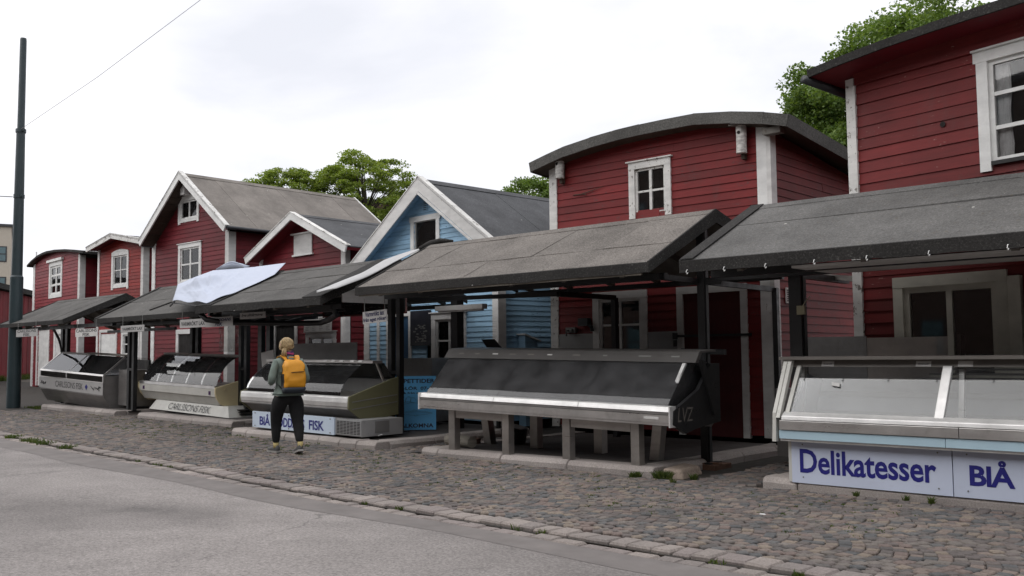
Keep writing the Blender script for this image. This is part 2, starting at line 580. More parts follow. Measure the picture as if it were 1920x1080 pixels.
_txt = {}
def text_mb(s, bold=0.0, shear=0.0, spacing=1.0, align='CENTER', line=1.0, thick=.0):
    cu = bpy.data.curves.new("lettering", 'FONT')
    cu.body = s
    cu.offset = bold
    cu.shear = shear
    cu.space_character = spacing
    cu.space_line = line
    cu.align_x = align
    cu.resolution_u = 3
    cu.extrude = thick
    o = bpy.data.objects.new("lettering", cu)
    COL.objects.link(o)
    bpy.context.view_layer.update()
    me = o.evaluated_get(bpy.context.evaluated_depsgraph_get()).to_mesh()
    mb = MB()
    mb.add([tuple(v.co) for v in me.vertices], [tuple(p.vertices) for p in me.polygons])
    o.to_mesh_clear()
    bpy.data.objects.remove(o)
    bpy.data.curves.remove(cu)
    return mb

def text_part(parent, s, p0, du, dv, w, h, mat, name="lettering", world=True, **k):
    """lettering filling a w x h box whose lower-left corner is p0; du right, dv up"""
    mb = text_mb(s, **k)
    xs = [p[0] for p in mb.v]
    ys = [p[1] for p in mb.v]
    x0, x1, y0, y1 = min(xs), max(xs), min(ys), max(ys)
    p0, du, dv = Vector(p0), Vector(du).normalized(), Vector(dv).normalized()
    mb.xf(lambda x, y, z: tuple(p0 + du * ((x - x0) / (x1 - x0) * w) + dv * ((y - y0) / (y1 - y0) * h)))
    if world and parent is not None:
        L = root_of(parent).location
        mb.xf(lambda x, y, z: (x - L.x, y - L.y, z - L.z))
    me = bpy.data.meshes.new(name)
    me.from_pydata(mb.v, [], mb.f)
    me.materials.append(mat)
    o = bpy.data.objects.new(name, me)
    COL.objects.link(o)
    if parent is not None:
        o.parent = parent
    return o

def gz(x, y):
    """ground height: level in front, climbing gently towards the far end of the row"""
    a = min(1, max(0, (-x - 35) / 6.0))
    b = min(1, max(0, (y - 12.5) / 2.5))
    return .0085 * min(60, max(0, -x - 8)) + .09 * a * a * (3 - 2 * a) * b * b * (3 - 2 * b)
# ============================================================ GROUND
def struct(name, mb, mat, parent=None, smooth=False):
    o = link(name, mesh_of(name, mb, smooth), mat, parent)
    if parent is None:
        o['kind'] = 'structure'
    return o

def axis_pts(lo, hi, dense, step):
    a = list(np.arange(dense[0], dense[1] + 1e-6, step))
    return sorted(set([lo, lo * .5, lo * .25] + a + [hi * .25, hi * .5, hi]))
gx = axis_pts(-1200, 1200, (-70, 20), 2.0)
gy = axis_pts(-1200, 1200, (-20, 40), 1.0)
mb = MB()
mb.grid([[(x, y, gz(x, y) - .07) for x in gx] for y in gy])
struct("ground", mb, M['earth'], smooth=True)

def y_gut(x):
    return 6.08 + .036 * max(0, -x - 4.5) + .012 * math.sin(x * .9)
# asphalt carriageway
mb = MB()
xs = list(np.arange(-70, 24.1, 1.0))
rows = [[(x, -9.0, gz(x, 0) - .062) for x in xs], [(x, -2.0, gz(x, 0) - .052) for x in xs], [(x, 3, gz(x, 0) - .036) for x in xs], [(x, y_gut(x) - .20, gz(x, 0) - .029) for x in xs]]
mb.grid(rows)
road = struct("road", mb, M['asphalt'])
mb = MB()
rows = [[(x, y_gut(x) - .62 - .08 * math.sin(x * .31) - .05 * math.sin(x * 1.3), gz(x, 0) - .0275) for x in xs], [(x, y_gut(x) - .19, gz(x, 0) - .0235) for x in xs]]
mb.grid(rows)
struct("asphalt_strip", mb, M['asphalt_strip'], road)
# earth bed of the cobbles
mb = MB()
xs = list(np.arange(-62, 12.1, 2.0))
ys = [0, .6, 2, 3.5, 5, 6, 7, 8, 9, 10]
mb.grid([[(x, y_gut(x) - .0 + d, gz(x, y_gut(x) + d) - .030) for x in xs] for d in ys])
pave = struct("cobbled_pavement", mb, M['soil'])

# stone shapes: a low pillow, 18 triangles
def stone_verts(cx, cy, z, w, d, ang, h, b, jit):
    o = []
    ca, sa = math.cos(ang), math.sin(ang)
    tilt = (random.uniform(-.028, .028), random.uniform(-.028, .028))
    js = [(random.uniform(-jit, jit), random.uniform(-jit, jit)) for _ in range(4)]
    for zz, ins in ((-h, 0), (-b * 1.1, .001), (0, b)):
        for k, (sx, sy) in enumerate(((-1, -1), (1, -1), (1, 1), (-1, 1))):
            x = sx * (w / 2 - ins) + js[k][0]
            y = sy * (d / 2 - ins) + js[k][1]
            o.append((cx + x * ca - y * sa, cy + x * sa + y * ca, z + zz + x * tilt[0] + y * tilt[1]))
    return o
STF = [(8, 9, 10, 11)] + [(i, (i + 1) % 4, 4 + (i + 1) % 4, 4 + i) for i in range(4)] + [(4 + i, 4 + (i + 1) % 4, 8 + (i + 1) % 4, 8 + i) for i in range(4)]

PL = [(-10.75, -5.95, 9.60, 20), (-5.15, 4, 9.66, 20), (-15.9, -11.5, 9.48, 20), (-21.4, -17.1, 10.34, 20), (-26.8, -22.2, 10.26, 20), (-11.5, -10.75, 13.0, 20), (-17.1, -15.9, 13, 20), (-22.2, -21.4, 13.2, 20)]
stones = []
WS, DX = 1.22, .106
x = -34.0
while x < 2.5:
    for s_ in range(6):
        for j in range(12):
            t = (j + .5) / 12 * 2 - 1
            yg = y_gut(x)
            yc = yg + .30 + WS * (s_ + .5)
            px = x + .36 * (1 - t * t) + random.uniform(-.008, .008) + (.05 if s_ % 2 else 0)
            py = yc + t * WS / 2 + random.uniform(-.007, .007)
            if py > 13.1 or any(a - .03 < px < b + .03 and c - .04 < py < d for a, b, c, d in PL):
                continue
            if x < -26.5 and py > 9.3:
                continue
            ang = math.atan2(.36 * 2 * t / (WS / 2), 1.0) * .9
            # deep gaps between rows; a few stones bigger or missing-size
            w = DX * random.uniform(.88, .98)
            d = WS / 12 * random.uniform(.84, .97)
            stones.append((px, py, w, d, ang))
    x += DX
def depth_of(x, y):
    return Vector((x, y, -1.5)).dot(_F)
def uv_of(x, y):
    q = Vector((x, y, -1.5))
    z = q.dot(_F)
    return (960 + 1750 * q.dot(_R2) / z, 540 - 1750 * q.dot(_U2) / z)
def seen(s):
    if depth_of(s[0], s[1]) < 1:
        return False
    u, v = uv_of(s[0], s[1])
    return -5 < u < 1915 and v < 1078
stones.sort(key=lambda s: depth_of(s[0], s[1]) if seen(s) else 1e3)
rest = MB()
for i, (sx, sy, w, d, a) in enumerate(stones):
    z = random.uniform(-.006, .005) + gz(sx, sy)
    if i < 300:
        mb = MB()
        mb.add(stone_verts(0, 0, 0, w, d, a, .06, .008, .006), STF)
        link("cobblestone", mesh_of("cobblestone", mb), M['cobble'], pave, (sx, sy, z))
    else:
        rest.add(stone_verts(sx, sy, z, w, d, a, .06, .008, .006), STF)
me = bpy.data.meshes.new("cobblestones")
me.from_pydata(rest.v, [], rest.f)
o = link("cobblestones", me, M['cobble'], pave)
o['kind'] = 'stuff'

# two rows of bigger setts along the gutter
for row in (0, 1):
    x = -33.0
    n = 0
    while x < .6:
        L = random.uniform(.16, .26) if row else random.uniform(.19, .28)
        xc = x + L / 2
        if row:
            y, dd, z = y_gut(xc) + .148, .235, .004
        else:
            y, dd, z = y_gut(xc) - .112, .16, -.020
        dd *= random.uniform(.92, 1.05)
        mb = MB()
        mb.add(stone_verts(0, 0, 0, L - .012, dd, 0, .08, .015, .011), STF)
        a = math.atan(-.036) if xc < -4 else 0
        o = link("sett", mesh_of("sett", mb), M['sett'], pave if row else road, (xc, y + random.uniform(-.012, .012), gz(xc, 0) + z + random.uniform(-.008, .006)))
        o.rotation_euler = (random.uniform(-.03, .03), random.uniform(-.02, .02), a)
        x += L

# ============================================================ PLINTHS UNDER THE STALLS
def kerb_profile(h=.105):
    return [(0, -.06), (.0, h * .45), (.035, h * .92), (.06, h), (.30, h), (.30, -.06)]
def kerb_run(parent, p, q, lens, h=.105, mat='concrete', sl=0.0):
    """kerb stones from p to q, outer face on the right-hand side of the walk"""
    p, q = Vector((*p, 0)), Vector((*q, 0))
    d = (q - p)
    T = d.length
    d.normalize()
    n = Vector((-d.y, d.x, 0))
    s = 0
    i = 0
    prof = kerb_profile(h)
    while s < T - .05:
        L = min(lens[i % len(lens)] * random.uniform(.96, 1.04), T - s)
        if T - s - L < .15:
            L = T - s
        g = .006
        mb = MB()
        N = len(prof)
        tw = random.uniform(-.008, .008)
        ring = []
        for k, ss in enumerate((s + g, s + g + .015, s + L - g - .015, s + L - g)):
            sh = .012 if k in (0, 3) else 0
            ring += [tuple(p + d * ss + n * (max(a, sh) if a < .2 else a) + Vector((0, 0, b + (tw * (1 if k > 1 else -1)) - (sh if b > .05 else 0)))) for a, b in prof]
        fs = []
        for r_ in range(3):
            fs += [(r_ * N + a, r_ * N + (a + 1) % N, (r_ + 1) * N + (a + 1) % N, (r_ + 1) * N + a) for a in range(N)]
        fs += [tuple(range(N)), tuple(reversed(range(3 * N, 4 * N)))]
        mb.add(ring, fs)
        L0 = parent.location
        part("kerb_stone", mb.xf(lambda x, y, z: (x - L0.x, y - L0.y, z)), M[mat], parent)
        s += L
        i += 1

def plinth(label, x0, x1, y0, y1, lens, h=.105, z0=0.0, cut=None):
    t = thing("stall_plinth", label, "plinth", (x0, y0, z0), group="kerbed plinths under the stalls")
    mb = MB()
    mb.box(x0 + .20, x1 - .20, y0 + .2, y1, -.05, h - .012)
    part("slab", mb.xf(lambda x, y, z: (x - x0, y - y0, z)), M['slab'], t)
    kerb_run(t, (x0, y0), (x1, y0), lens, h)
    kerb_run(t, (x1, y0 + .31), (x1, y1), [1.0, 1.0], h)
    kerb_run(t, (x0, y1), (x0, y0 + .31), [1.0, 1.0], h)
    t.rotation_euler = (0, math.atan(.0085) if z0 else 0, 0)
    return t
pb = plinth("pale concrete kerbed plinth under the dark counter on steel legs", -10.62, -6.45, 9.62, 13.3, [.36, 1.28, 1.22, 1.22, 1.0])
pa = plinth("concrete kerb and slab below the white counter with delicatessen lettering", -5.05, 3.0, 9.70, 11.6, [.42, 2.3, 2.3])
pc = plinth("worn grey kerbed plinth behind the walking woman", -15.75, -11.55, 9.50, 13.2, [.5, 1.2, .95, .55, .45], z0=.065)
pd_ = plinth("low grey kerbed plinth below the cream sided counter", -21.3, -17.2, 10.38, 13.4, [.85, 1.1, .5, 1.1], z0=.113)
pe = plinth("farthest grey kerbed plinth, by the green pole", -26.7, -22.3, 10.30, 13.6, [.4, 1.0, 1.1, .8], z0=.159)

# broken rusty corner and brick footing at the plinth's front right corner
mb = MB()
mb.hexa([(-6.36, 9.66, -.05), (-6.12, 9.80, -.05), (-6.22, 10.42, -.05), (-6.50, 10.40, -.05), (-6.36, 9.70, .10), (-6.16, 9.82, .085), (-6.26, 10.40, .075), (-6.50, 10.38, .10)])
bevel(wpart("broken_kerb_stone", mb, M['kerb_rusty'], pb), .03)
mb = MB()
mb.box(-6.74, -6.27, 10.78, 11.22, -.05, .035)
for i in range(6):
    a, b = random.uniform(-6.85, -6.4), random.uniform(10.7, 11.15)
    mb.box(a, a + .16, b, b + .09, .02, .05 + random.uniform(0, .02))
bevel(wpart("brick_footing", mb, M['rust'], pb), .008)
# ============================================================ HOUSE BUILDING TOOLS
class Face:
    """a wall plane in house coordinates: s along the wall, out = outward, z up"""
    def __init__(s, ox, oy, a):
        s.ox, s.oy, s.c, s.s = ox, oy, math.cos(R(a)), math.sin(R(a))
    def T(s, u, o, z):
        return (s.ox + u * s.c + o * s.s, s.oy + u * s.s - o * s.c, z)
    def box(s, mb, u0, u1, o0, o1, z0, z1):
        return mb.hexa([s.T(u0, o0, z0), s.T(u1, o0, z0), s.T(u1, o1, z0), s.T(u0, o1, z0), s.T(u0, o0, z1), s.T(u1, o0, z1), s.T(u1, o1, z1), s.T(u0, o1, z1)])

def boards(wall, f, z0, z1, sp, lim, mat, holes=(), name="board", stagger=True):
    z = z0
    while z < z1 - .02:
        zt = min(z + sp, z1)
        a0, b0 = lim(z)
        a1, b1 = lim(zt)
        if b0 - a0 < .05 or b1 - a1 < .05:
            break
        spans = [(a0, b0, a1, b1)]
        for h0, h1, hz0, hz1 in holes:
            if zt > hz0 + .03 and z < hz1 - .03:
                new = []
                for p, q, p1, q1 in spans:
                    if h1 <= p or h0 >= q:
                        new.append((p, q, p1, q1))
                        continue
                    if h0 > p: new.append((p, h0, p1, h0))
                    if h1 < q: new.append((h1, q, h1, q1))
                spans = new
        for p, q, p1, q1 in spans:
            if q - p < .02:
                continue
            pieces = [(p, q, p1, q1)]
            if stagger and q - p > 2.6 and random.random() < .55:
                m = p + (q - p) * random.uniform(.3, .7)
                pieces = [(p, m - .002, p1, m - .002), (m + .002, q, m + .002, q1)]
            for (p, q, p1, q1) in pieces:
                if q1 - p1 < .01:
                    q1 = p1 + .01
                j = random.uniform(-.0025, .0035)
                e1, e2 = random.uniform(-.003, .003), random.uniform(-.003, .003)
                ob, ot = .024 + j, .007 + j
                top = zt + .012
                mb = MB()
                mb.hexa([f.T(p, -.004, z + e1), f.T(q, -.004, z + e2), f.T(q, ob, z + e2), f.T(p, ob, z + e1),
                         f.T(p1, -.010, top + e1), f.T(q1, -.010, top + e2), f.T(q1, ot, top + e2), f.T(p1, ot, top + e1)])
                part(name, mb, mat, wall)
        z = zt

def window(root, f, s0, s1, z0, z1, cols, rows, fw=.11, mat='white', sash='white', legs=0.0, cap=.03, out=.045, curtain=None, sill=True, name="window", lintel=0, label=None, sw=.035, bar=.022):
    """casing (the part) with sash, panes and curtain as sub-parts; s0..z1 are the outer casing"""
    w = part(name, f.box(MB(), s0, s0 + fw, -.02, out, z0 - legs, z1 - fw), M[mat], root, label=label)
    mb = MB()
    f.box(mb, s1 - fw, s1, -.02, out, z0 - legs, z1 - fw)
    part("casing_board", mb, M[mat], w)
    mb = MB()
    f.box(mb, s0 - lintel, s1 + lintel, -.02, out + .004, z1 - fw, z1)
    if cap:
        f.box(mb, s0 - .04, s1 + .04, -.02, out + .035, z1, z1 + .022)
    part("lintel_board", mb, M[mat], w)
    if sill:
        mb = MB()
        f.box(mb, s0 + fw, s1 - fw, -.02, out - .008, z0, z0 + fw * .85)
        part("sill", mb, M[mat], w)
    a0, a1, b0, b1 = s0 + fw, s1 - fw, z0 + (fw * .85 if sill else 0), z1 - fw
    mb = MB()
    for q in ((a0, a0 + sw, b0, b1), (a1 - sw, a1, b0, b1)):
        f.box(mb, q[0], q[1], -.035, .012, q[2], q[3])
    for q in ((b0, b0 + sw), (b1 - sw, b1)):
        f.box(mb, a0 + sw, a1 - sw, -.034, .011, q[0], q[1])
    cw, rh = (a1 - a0) / cols, (b1 - b0) / rows
    for i in range(1, cols):
        c = a0 + cw * i
        f.box(mb, c - bar * (1.2 if cols == 2 else 1), c + bar * (1.2 if cols == 2 else 1), -.033, .010, b0 + sw, b1 - sw)
    for j in range(1, rows):
        c = b0 + rh * j
        for i in range(cols):
            f.box(mb, a0 + cw * i + (sw if i == 0 else bar * 1.2), a0 + cw * (i + 1) - (sw if i == cols - 1 else bar * 1.2), -.030, .006, c - bar * .8, c + bar * .8)
    part("sash", mb, M[sash], w)
    for i in range(cols):
        for j in range(rows):
            mb = MB()
            f.box(mb, a0 + cw * i + .006, a0 + cw * (i + 1) - .006, -.016, -.012, b0 + rh * j + .006, b0 + rh * (j + 1) - .006)
            part("pane", mb, M['glass'], w)
    if curtain:
        for (c0, c1, d0, d1) in curtain:
            rows_ = []
            n = 26
            for zz in np.linspace(b0 + (b1 - b0) * d0, b0 + (b1 - b0) * d1, 7):
                pinch = .25 * math.sin((zz - b0) * 9)
                rows_.append([f.T(a0 + (a1 - a0) * (c0 + (c1 - c0) * k / n * (1 + pinch * .3)), -.075 + .018 * math.sin(k * 1.7), zz) for k in range(n + 1)])
            part("curtain", MB().grid(rows_), M['curtain'], w, smooth=True)
    return w

def door(root, f, s0, s1, z0, z1, fw=.12, mat='white', leaf='white', planks=0, handle=True, out=.045, name="door"):
    d = part(name, f.box(MB(), s0, s0 + fw, -.02, out, z0, z1 - fw), M[mat], root)
    part("casing_board", f.box(MB(), s1 - fw, s1, -.02, out, z0, z1 - fw), M[mat], d)
    part("lintel_board", f.box(MB(), s0, s1, -.02, out + .003, z1 - fw, z1), M[mat], d)
    if planks:
        w = (s1 - s0 - 2 * fw) / planks
        for i in range(planks):
            part("door_plank", f.box(MB(), s0 + fw + i * w + .004, s0 + fw + (i + 1) * w - .004, -.03, .008 + random.uniform(0, .003), z0, z1 - fw), M[leaf], d)
    else:
        part("door_leaf", f.box(MB(), s0 + fw, s1 - fw, -.03, .010, z0, z1 - fw), M[leaf], d)
    if handle:
        mb = MB()
        f.box(mb, s0 + fw + .06, s0 + fw + .10, .008, .016, z0 + .95, z0 + 1.2)
        mb.tube([f.T(s0 + fw + .08, .014, z0 + 1.1), f.T(s0 + fw + .08, .06, z0 + 1.1), f.T(s0 + fw + .2, .06, z0 + 1.1)], .011, 6)
        part("handle", mb, M['iron'], d)
    return d

def trim(root, f, s0, s1, z0, z1, mat='white', out=.042, zt=None, name="corner_board"):
    mb = MB()
    zt = z1 if zt is None else zt
    p = [f.T(s0, -.03, z0), f.T(s1, -.03, z0), f.T(s1, out, z0), f.T(s0, out, z0), f.T(s0, -.03, z1), f.T(s1, -.03, zt), f.T(s1, out, zt), f.T(s0, out, z1)]
    mb.hexa(p)
    return part(name, mb, M[mat], root)

def core(root, W, D, z0, prof, inset=.28, mat='void', xr=0.0):
    """dark inner volume of a house; prof = list of (x, z) of the gable outline from right eave to left eave"""
    mb = MB()
    mb.prism_y(inset, D - .05, [(-.04 + xr, z0), *[(x + (xr if i == 0 else 0), z) for i, (x, z) in enumerate(prof)], (-W + .04, z0)])
    return part("wall", mb, M[mat], root)

def gable_roof(root, xl, zl, xp, zp, xr, zr, y0, y1, felt, strips='down', n=6, bw=.2, barge='white', th=.07, soffit='soffit', rear=True, sheet_w=1.0):
    """deck > sheets of felt; bargeboards on the front rake"""
    mb = MB()
    def slab(mb, xa, za, xb, zb, ya, yb, lo, hi):
        dx, dz = xb - xa, zb - za
        L = math.hypot(dx, dz)
        nx, nz = -dz / L, dx / L
        if nz < 0: nx, nz = -nx, -nz
        P = []
        for y in (ya, yb):
            P.append([(xa + nx * lo, y, za + nz * lo), (xb + nx * lo, y, zb + nz * lo), (xb + nx * hi, y, zb + nz * hi), (xa + nx * hi, y, za + nz * hi)])
        a, b = P
        return mb.hexa([a[0], a[1], b[1], b[0], a[3], a[2], b[2], b[3]])
    slab(mb, xl, zl, xp, zp, y0 + .03, y1 - .03, -th, 0)
    slab(mb, xr, zr, xp, zp, y0 + .03, y1 - .03, -th, 0)
    rf = part("roof", mb, M[soffit], root)
    for (xe, ze) in ((xr, zr), (xl, zl)):
        L = math.hypot(xp - xe, zp - ze)
        if strips == 'down':
            k = max(1, round((y1 - y0) / sheet_w))
            w = (y1 - y0) / k
            for i in range(k):
                lift = .006 + .006 * (i % 2)
                slab(mb := MB(), xe, ze, xp, zp, y0 + i * w - .03, y0 + (i + 1) * w + .03, .002, lift + .006)
                part("felt_sheet", mb, M[felt], rf)
        else:
            k = max(1, round(L / sheet_w))
            for i in range(k):
                a, b = i / k, min(1, (i + 1) / k)
                o_ = .04 / L if i < k - 1 else 0
                lift = .004 + .008 * (i / k)
                slab(mb := MB(), xe + (xp - xe) * a, ze + (zp - ze) * a, xe + (xp - xe) * (b + 0), ze + (zp - ze) * (b + 0), y0, y1, .002 + .004 * i, .012 + .006 * (k - i))
                part("felt_sheet", mb, M[felt], rf)
    # ridge strip
    mb = MB()
    for xe, ze in ((xr, zr), (xl, zl)):
        L = math.hypot(xp - xe, zp - ze)
        t = min(.2 / L, .4)
        slab(mb, xp + (xe - xp) * t, zp + (ze - zp) * t, xp, zp, y0, y1, .018, .030)
    part("ridge_felt", mb, M[felt], rf)
    # bargeboards
    for sgn, (xe, ze) in ((1, (xr, zr)), (-1, (xl, zl))):
        L = math.hypot(xp - xe, zp - ze)
        ux, uz = (xp - xe) / L, (zp - ze) / L
        nx, nz = -uz, ux
        if nz < 0: nx, nz = -nx, -nz
        ex, ez = xe - ux * .03, ze - uz * .03
        for (ya, yb) in ([(y0 - .03, y0 + .012)] + ([(y1 - .012, y1 + .03)] if rear else [])):
            mb = MB()
            # plumb cut at the ridge
            hi, lo = .045, .045 - bw
            def pt(o, end):
                if end:
                    # on the vertical x = xp
                    bx, bz = ex + nx * o, ez + nz * o
                    t = (xp - bx) / ux
                    return (xp - .001 * sgn * (-1), bz + uz * t)
                return (ex + nx * o, ez + nz * o)
            q = [pt(lo, 0), pt(lo, 1), pt(hi, 1), pt(hi, 0)]
            mb.hexa([(q[0][0], ya, q[0][1]), (q[1][0], ya, q[1][1]), (q[1][0], yb, q[1][1]), (q[0][0], yb, q[0][1]),
                     (q[3][0], ya, q[3][1]), (q[2][0], ya, q[2][1]), (q[2][0], yb, q[2][1]), (q[3][0], yb, q[3][1])])
            part("bargeboard", mb, M[barge], rf)
            if ya < y0:      # cover strip along the top of the rake
                mb = MB()
                q = [pt(hi + .002, 0), pt(hi + .002, 1), pt(hi + .022, 1), pt(hi + .022, 0)]
                yc, yd = ya - .015, yb + .09
                mb.hexa([(q[0][0], yc, q[0][1]), (q[1][0], yc, q[1][1]), (q[1][0], yd, q[1][1]), (q[0][0], yd, q[0][1]),
                         (q[3][0], yc, q[3][1]), (q[2][0], yc, q[2][1]), (q[2][0], yd, q[2][1]), (q[3][0], yd, q[3][1])])
                part("rake_cap", mb, M['white_old'], rf)
    return rf

def arch_roof(root, pts, y0, y1, drop, felt, th=.16, seg=None, soffit='void', edge=None):
    """barrel roof: pts = (x, z) of the underside from left to right"""
    def low(i):
        return pts[i]
    def up(i):
        a, b = Vector(pts[max(i - 1, 0)]), Vector(pts[min(i + 1, len(pts) - 1)])
        d = (b - a).normalized()
        return (pts[i][0] - d.y * th, pts[i][1] + d.x * th)
    n = len(pts)
    dz = lambda y: -drop * (y - y0)
    mb = MB()
    for i in range(n - 1):
        q = [low(i), low(i + 1), up(i + 1), up(i)]
        mid = [((q[0][0] * .6 + q[3][0] * .4), (q[0][1] * .6 + q[3][1] * .4)), ((q[1][0] * .6 + q[2][0] * .4), (q[1][1] * .6 + q[2][1] * .4))]
        k = [q[0], q[1], mid[1], mid[0]]
        ya, yb = y0 + .02, y1 - .02
        mb.hexa([(k[0][0], ya, k[0][1] + dz(ya)), (k[1][0], ya, k[1][1] + dz(ya)), (k[1][0], yb, k[1][1] + dz(yb)), (k[0][0], yb, k[0][1] + dz(yb)),
                 (k[3][0], ya, k[3][1] + dz(ya)), (k[2][0], ya, k[2][1] + dz(ya)), (k[2][0], yb, k[2][1] + dz(yb)), (k[3][0], yb, k[3][1] + dz(yb))])
    rf = part("roof", mb, M[soffit], root)
    seg = seg or [(i, i + 1) for i in range(n - 1)]
    for si, (a, b) in enumerate(seg):
        mb = MB()
        lift = .004 * (si % 2)
        for i in range(a, b):
            q = [low(i), low(i + 1), up(i + 1), up(i)]
            wob = [random.uniform(-.012, .012), 0]
            k0 = (q[0][0], q[0][1] - .015 + (wob[0] if i > a else 0))
            k1 = (q[1][0], q[1][1] - .015)
            # front wrap
            for (ya, yb, z0f, z1f) in ((y0 - .015 - lift, y0 + .018, 0, 1),):
                mb.hexa([(k0[0], ya, k0[1]), (k1[0], ya, k1[1]), (k1[0], yb, k1[1]), (k0[0], yb, k0[1]),
                         (q[3][0], ya, q[3][1] + lift), (q[2][0], ya, q[2][1] + lift), (q[2][0], yb, q[2][1] + lift), (q[3][0], yb, q[3][1] + lift)])
            # top sheet
            lo3 = (q[3][0] * .93 + q[0][0] * .07, q[3][1] * .93 + q[0][1] * .07)
            lo2 = (q[2][0] * .93 + q[1][0] * .07, q[2][1] * .93 + q[1][1] * .07)
            ya, yb = y0 + .018, y1
            mb.hexa([(lo3[0], ya, lo3[1] + dz(ya)), (lo2[0], ya, lo2[1] + dz(ya)), (lo2[0], yb, lo2[1] + dz(yb)), (lo3[0], yb, lo3[1] + dz(yb)),
                     (q[3][0], ya, q[3][1] + lift + dz(ya)), (q[2][0], ya, q[2][1] + lift + dz(ya)), (q[2][0], yb, q[2][1] + lift + dz(yb)), (q[3][0], yb, q[3][1] + lift + dz(yb))])
        part("felt_sheet", mb, M[felt], rf)
    # side edges wrapped in felt
    for i in (0, n - 1):
        q0, q1 = low(i), up(i)
        sx = -.012 if i == 0 else .012
        mb = MB()
        mb.hexa([(q0[0], y0, q0[1] - .02), (q0[0] + sx, y0, q0[1] - .02), (q0[0] + sx, y1, q0[1] - .02 + dz(y1)), (q0[0], y1, q0[1] - .02 + dz(y1)),
                 (q1[0], y0, q1[1] + .005), (q1[0] + sx, y0, q1[1] + .005), (q1[0] + sx, y1, q1[1] + .005 + dz(y1)), (q1[0], y1, q1[1] + .005 + dz(y1))])
        part("roof_edge", mb, M[edge or felt], rf)
    return rf

def arch_fn(pts):
    xs_, zs_ = [p[0] for p in pts], [p[1] for p in pts]
    return lambda x: float(np.interp(x, xs_, zs_))
def arch_lim(pts, x0, x1, off=0.0):
    """limits of a board row at height z below an arched underside"""
    f = arch_fn(pts)
    X = np.linspace(x0, x1, 120)
    Z = np.array([f(x) for x in X]) - off
    def lim(z):
        ok = X[Z >= z]
        if len(ok) == 0:
            return (0, 0)
        return (max(x0, float(ok.min())), min(x1, float(ok.max())))
    return lim

def birdhouse(label, x, y, z, nx, ny, h=.42, square=False):
    """nest box hung on a wall; nx, ny = outward direction of the wall"""
    t = thing("birdhouse", label, "birdhouse", (x, y, z), math.atan2(ny, nx) + math.pi / 2, group="white birdhouses under the gables")
    r = .085
    mb = MB()
    if square:
        mb.hexa([(-.12, -.24, 0), (.12, -.24, 0), (.12, -.03, .0), (-.12, -.03, .0), (-.12, -.24, h), (.12, -.24, h), (.12, -.03, h + .05), (-.12, -.03, h + .05)])
        part("box", mb, M['white_grey'], t)
    else:
        mb.tube([(0, -.13, 0), (0, -.13, h * .3), (.004, -.128, h * .7), (0, -.13, h)], [r, r * .97, r * 1.02, r], 14)
        part("log_body", mb, M['birch'], t, smooth=False)
    part("roof", MB().hexa([(-.15, -.27, h + .0), (.15, -.27, h + .0), (.15, -.01, h + .03), (-.15, -.01, h + .03), (-.15, -.27, h + .03), (.15, -.27, h + .03), (.15, -.01, h + .065), (-.15, -.01, h + .065)]), M['soffit'], t)
    mb = MB()
    yy = -.245 if square else -.219
    mb.tube([(0, yy + .02, h * .74), (0, yy, h * .74)], .028, 12)
    part("entrance_hole", mb, M['void'], t)
    if not square:
        part("back_board", MB().box(-.03, .03, -.10, -.01, -.09, h * .9), M['brown_soffit'], t)
    return t

# ============================================================ HOUSE: red barrel roofed hut in the middle (front at y = 13.6)
hx, hy = -6.79, 13.6
t = thing("hut", "barrel roofed red hut with a small flaking window and two log birdhouses", "hut", (hx, hy, 0), 0, "wooden fish huts")
W, D = 4.51, 5.0
archB = [(-4.74, 4.97), (-4.3, 5.07), (-3.9, 5.15), (-3.3, 5.215), (-2.7, 5.255), (-2.24, 5.268), (-1.75, 5.27), (-1.18, 5.262), (-.5, 5.17), (.06, 5.06), (.46, 4.955)]
fr = Face(0, 0, 0)
sd = Face(0, 0, 90)
wl = core(t, W, D, 0, [(-.04, 4.8), (-1, 5.05), (-2.2, 5.1), (-3.6, 4.95), (-W + .04, 4.8)])
up_h = (-2.57, -1.92, 3.97, 4.82)
lo_h = (-3.42, -2.46, 1.0, 2.52)
do_h = (-1.64, -.53, .0, 2.52)
bar_f = [(x, z + .13) for x, z in archB]
boards(wl, fr, .18, 5.42, .136, arch_lim(bar_f, -4.36, -.17, .0), M['red'], [up_h, lo_h, do_h])
boards(wl, sd, .18, 4.98, .136, lambda z: (.0, max(0, min(D, (5.02 - z) / .11))), M['red'], [])
trim(t, fr, -4.52, -4.34, .15, 5.12, 'white_old')
trim(t, fr, -.20, -.034, .15, 5.13, 'white')
trim(t, sd, -.047, .14, .15, 5.09, 'white_grey', out=.045)
arch_roof(t, archB, -.32, D + .2, .085, 'felt_arch', th=.17, seg=[(0, 3), (3, 5), (5, 7), (7, 9), (9, 10)], soffit='brown_soffit')
part("rafter_end", MB().box(.0, .30, -.22, -.06, 4.90, 5.0), M['soffit'], t)
window(t, fr, -2.68, -1.81, 3.92, 4.86, 2, 2, .125, 'white_old', 'white_old', legs=.06, cap=.03, out=.05, sill=False, sw=.04, label="small flaking white window under the arch")
window(t, fr, -3.53, -2.35, .95, 2.60, 2, 3, .135, 'white_grey', 'white_grey', cap=0, sw=.05, label="larger shaded window beside the door")
d = door(t, fr, -1.75, -.44, .13, 2.60, .12, 'white_grey', 'red_door_shade', handle=False)
mb = MB()
fr.box(mb, -1.78, -.36, .055, .075, 1.755, 1.795)
fr.box(mb, -1.80, -1.72, .075, .11, 1.72, 1.83)
fr.box(mb, -1.79, -1.73, .08, .105, 1.60, 1.71)
part("locking_bar", mb, M['black'], d)
part("splash_panel", fr.box(MB(), -4.33, -3.53, .03, .036, .3, 1.86), M['enamel_grey'], t)
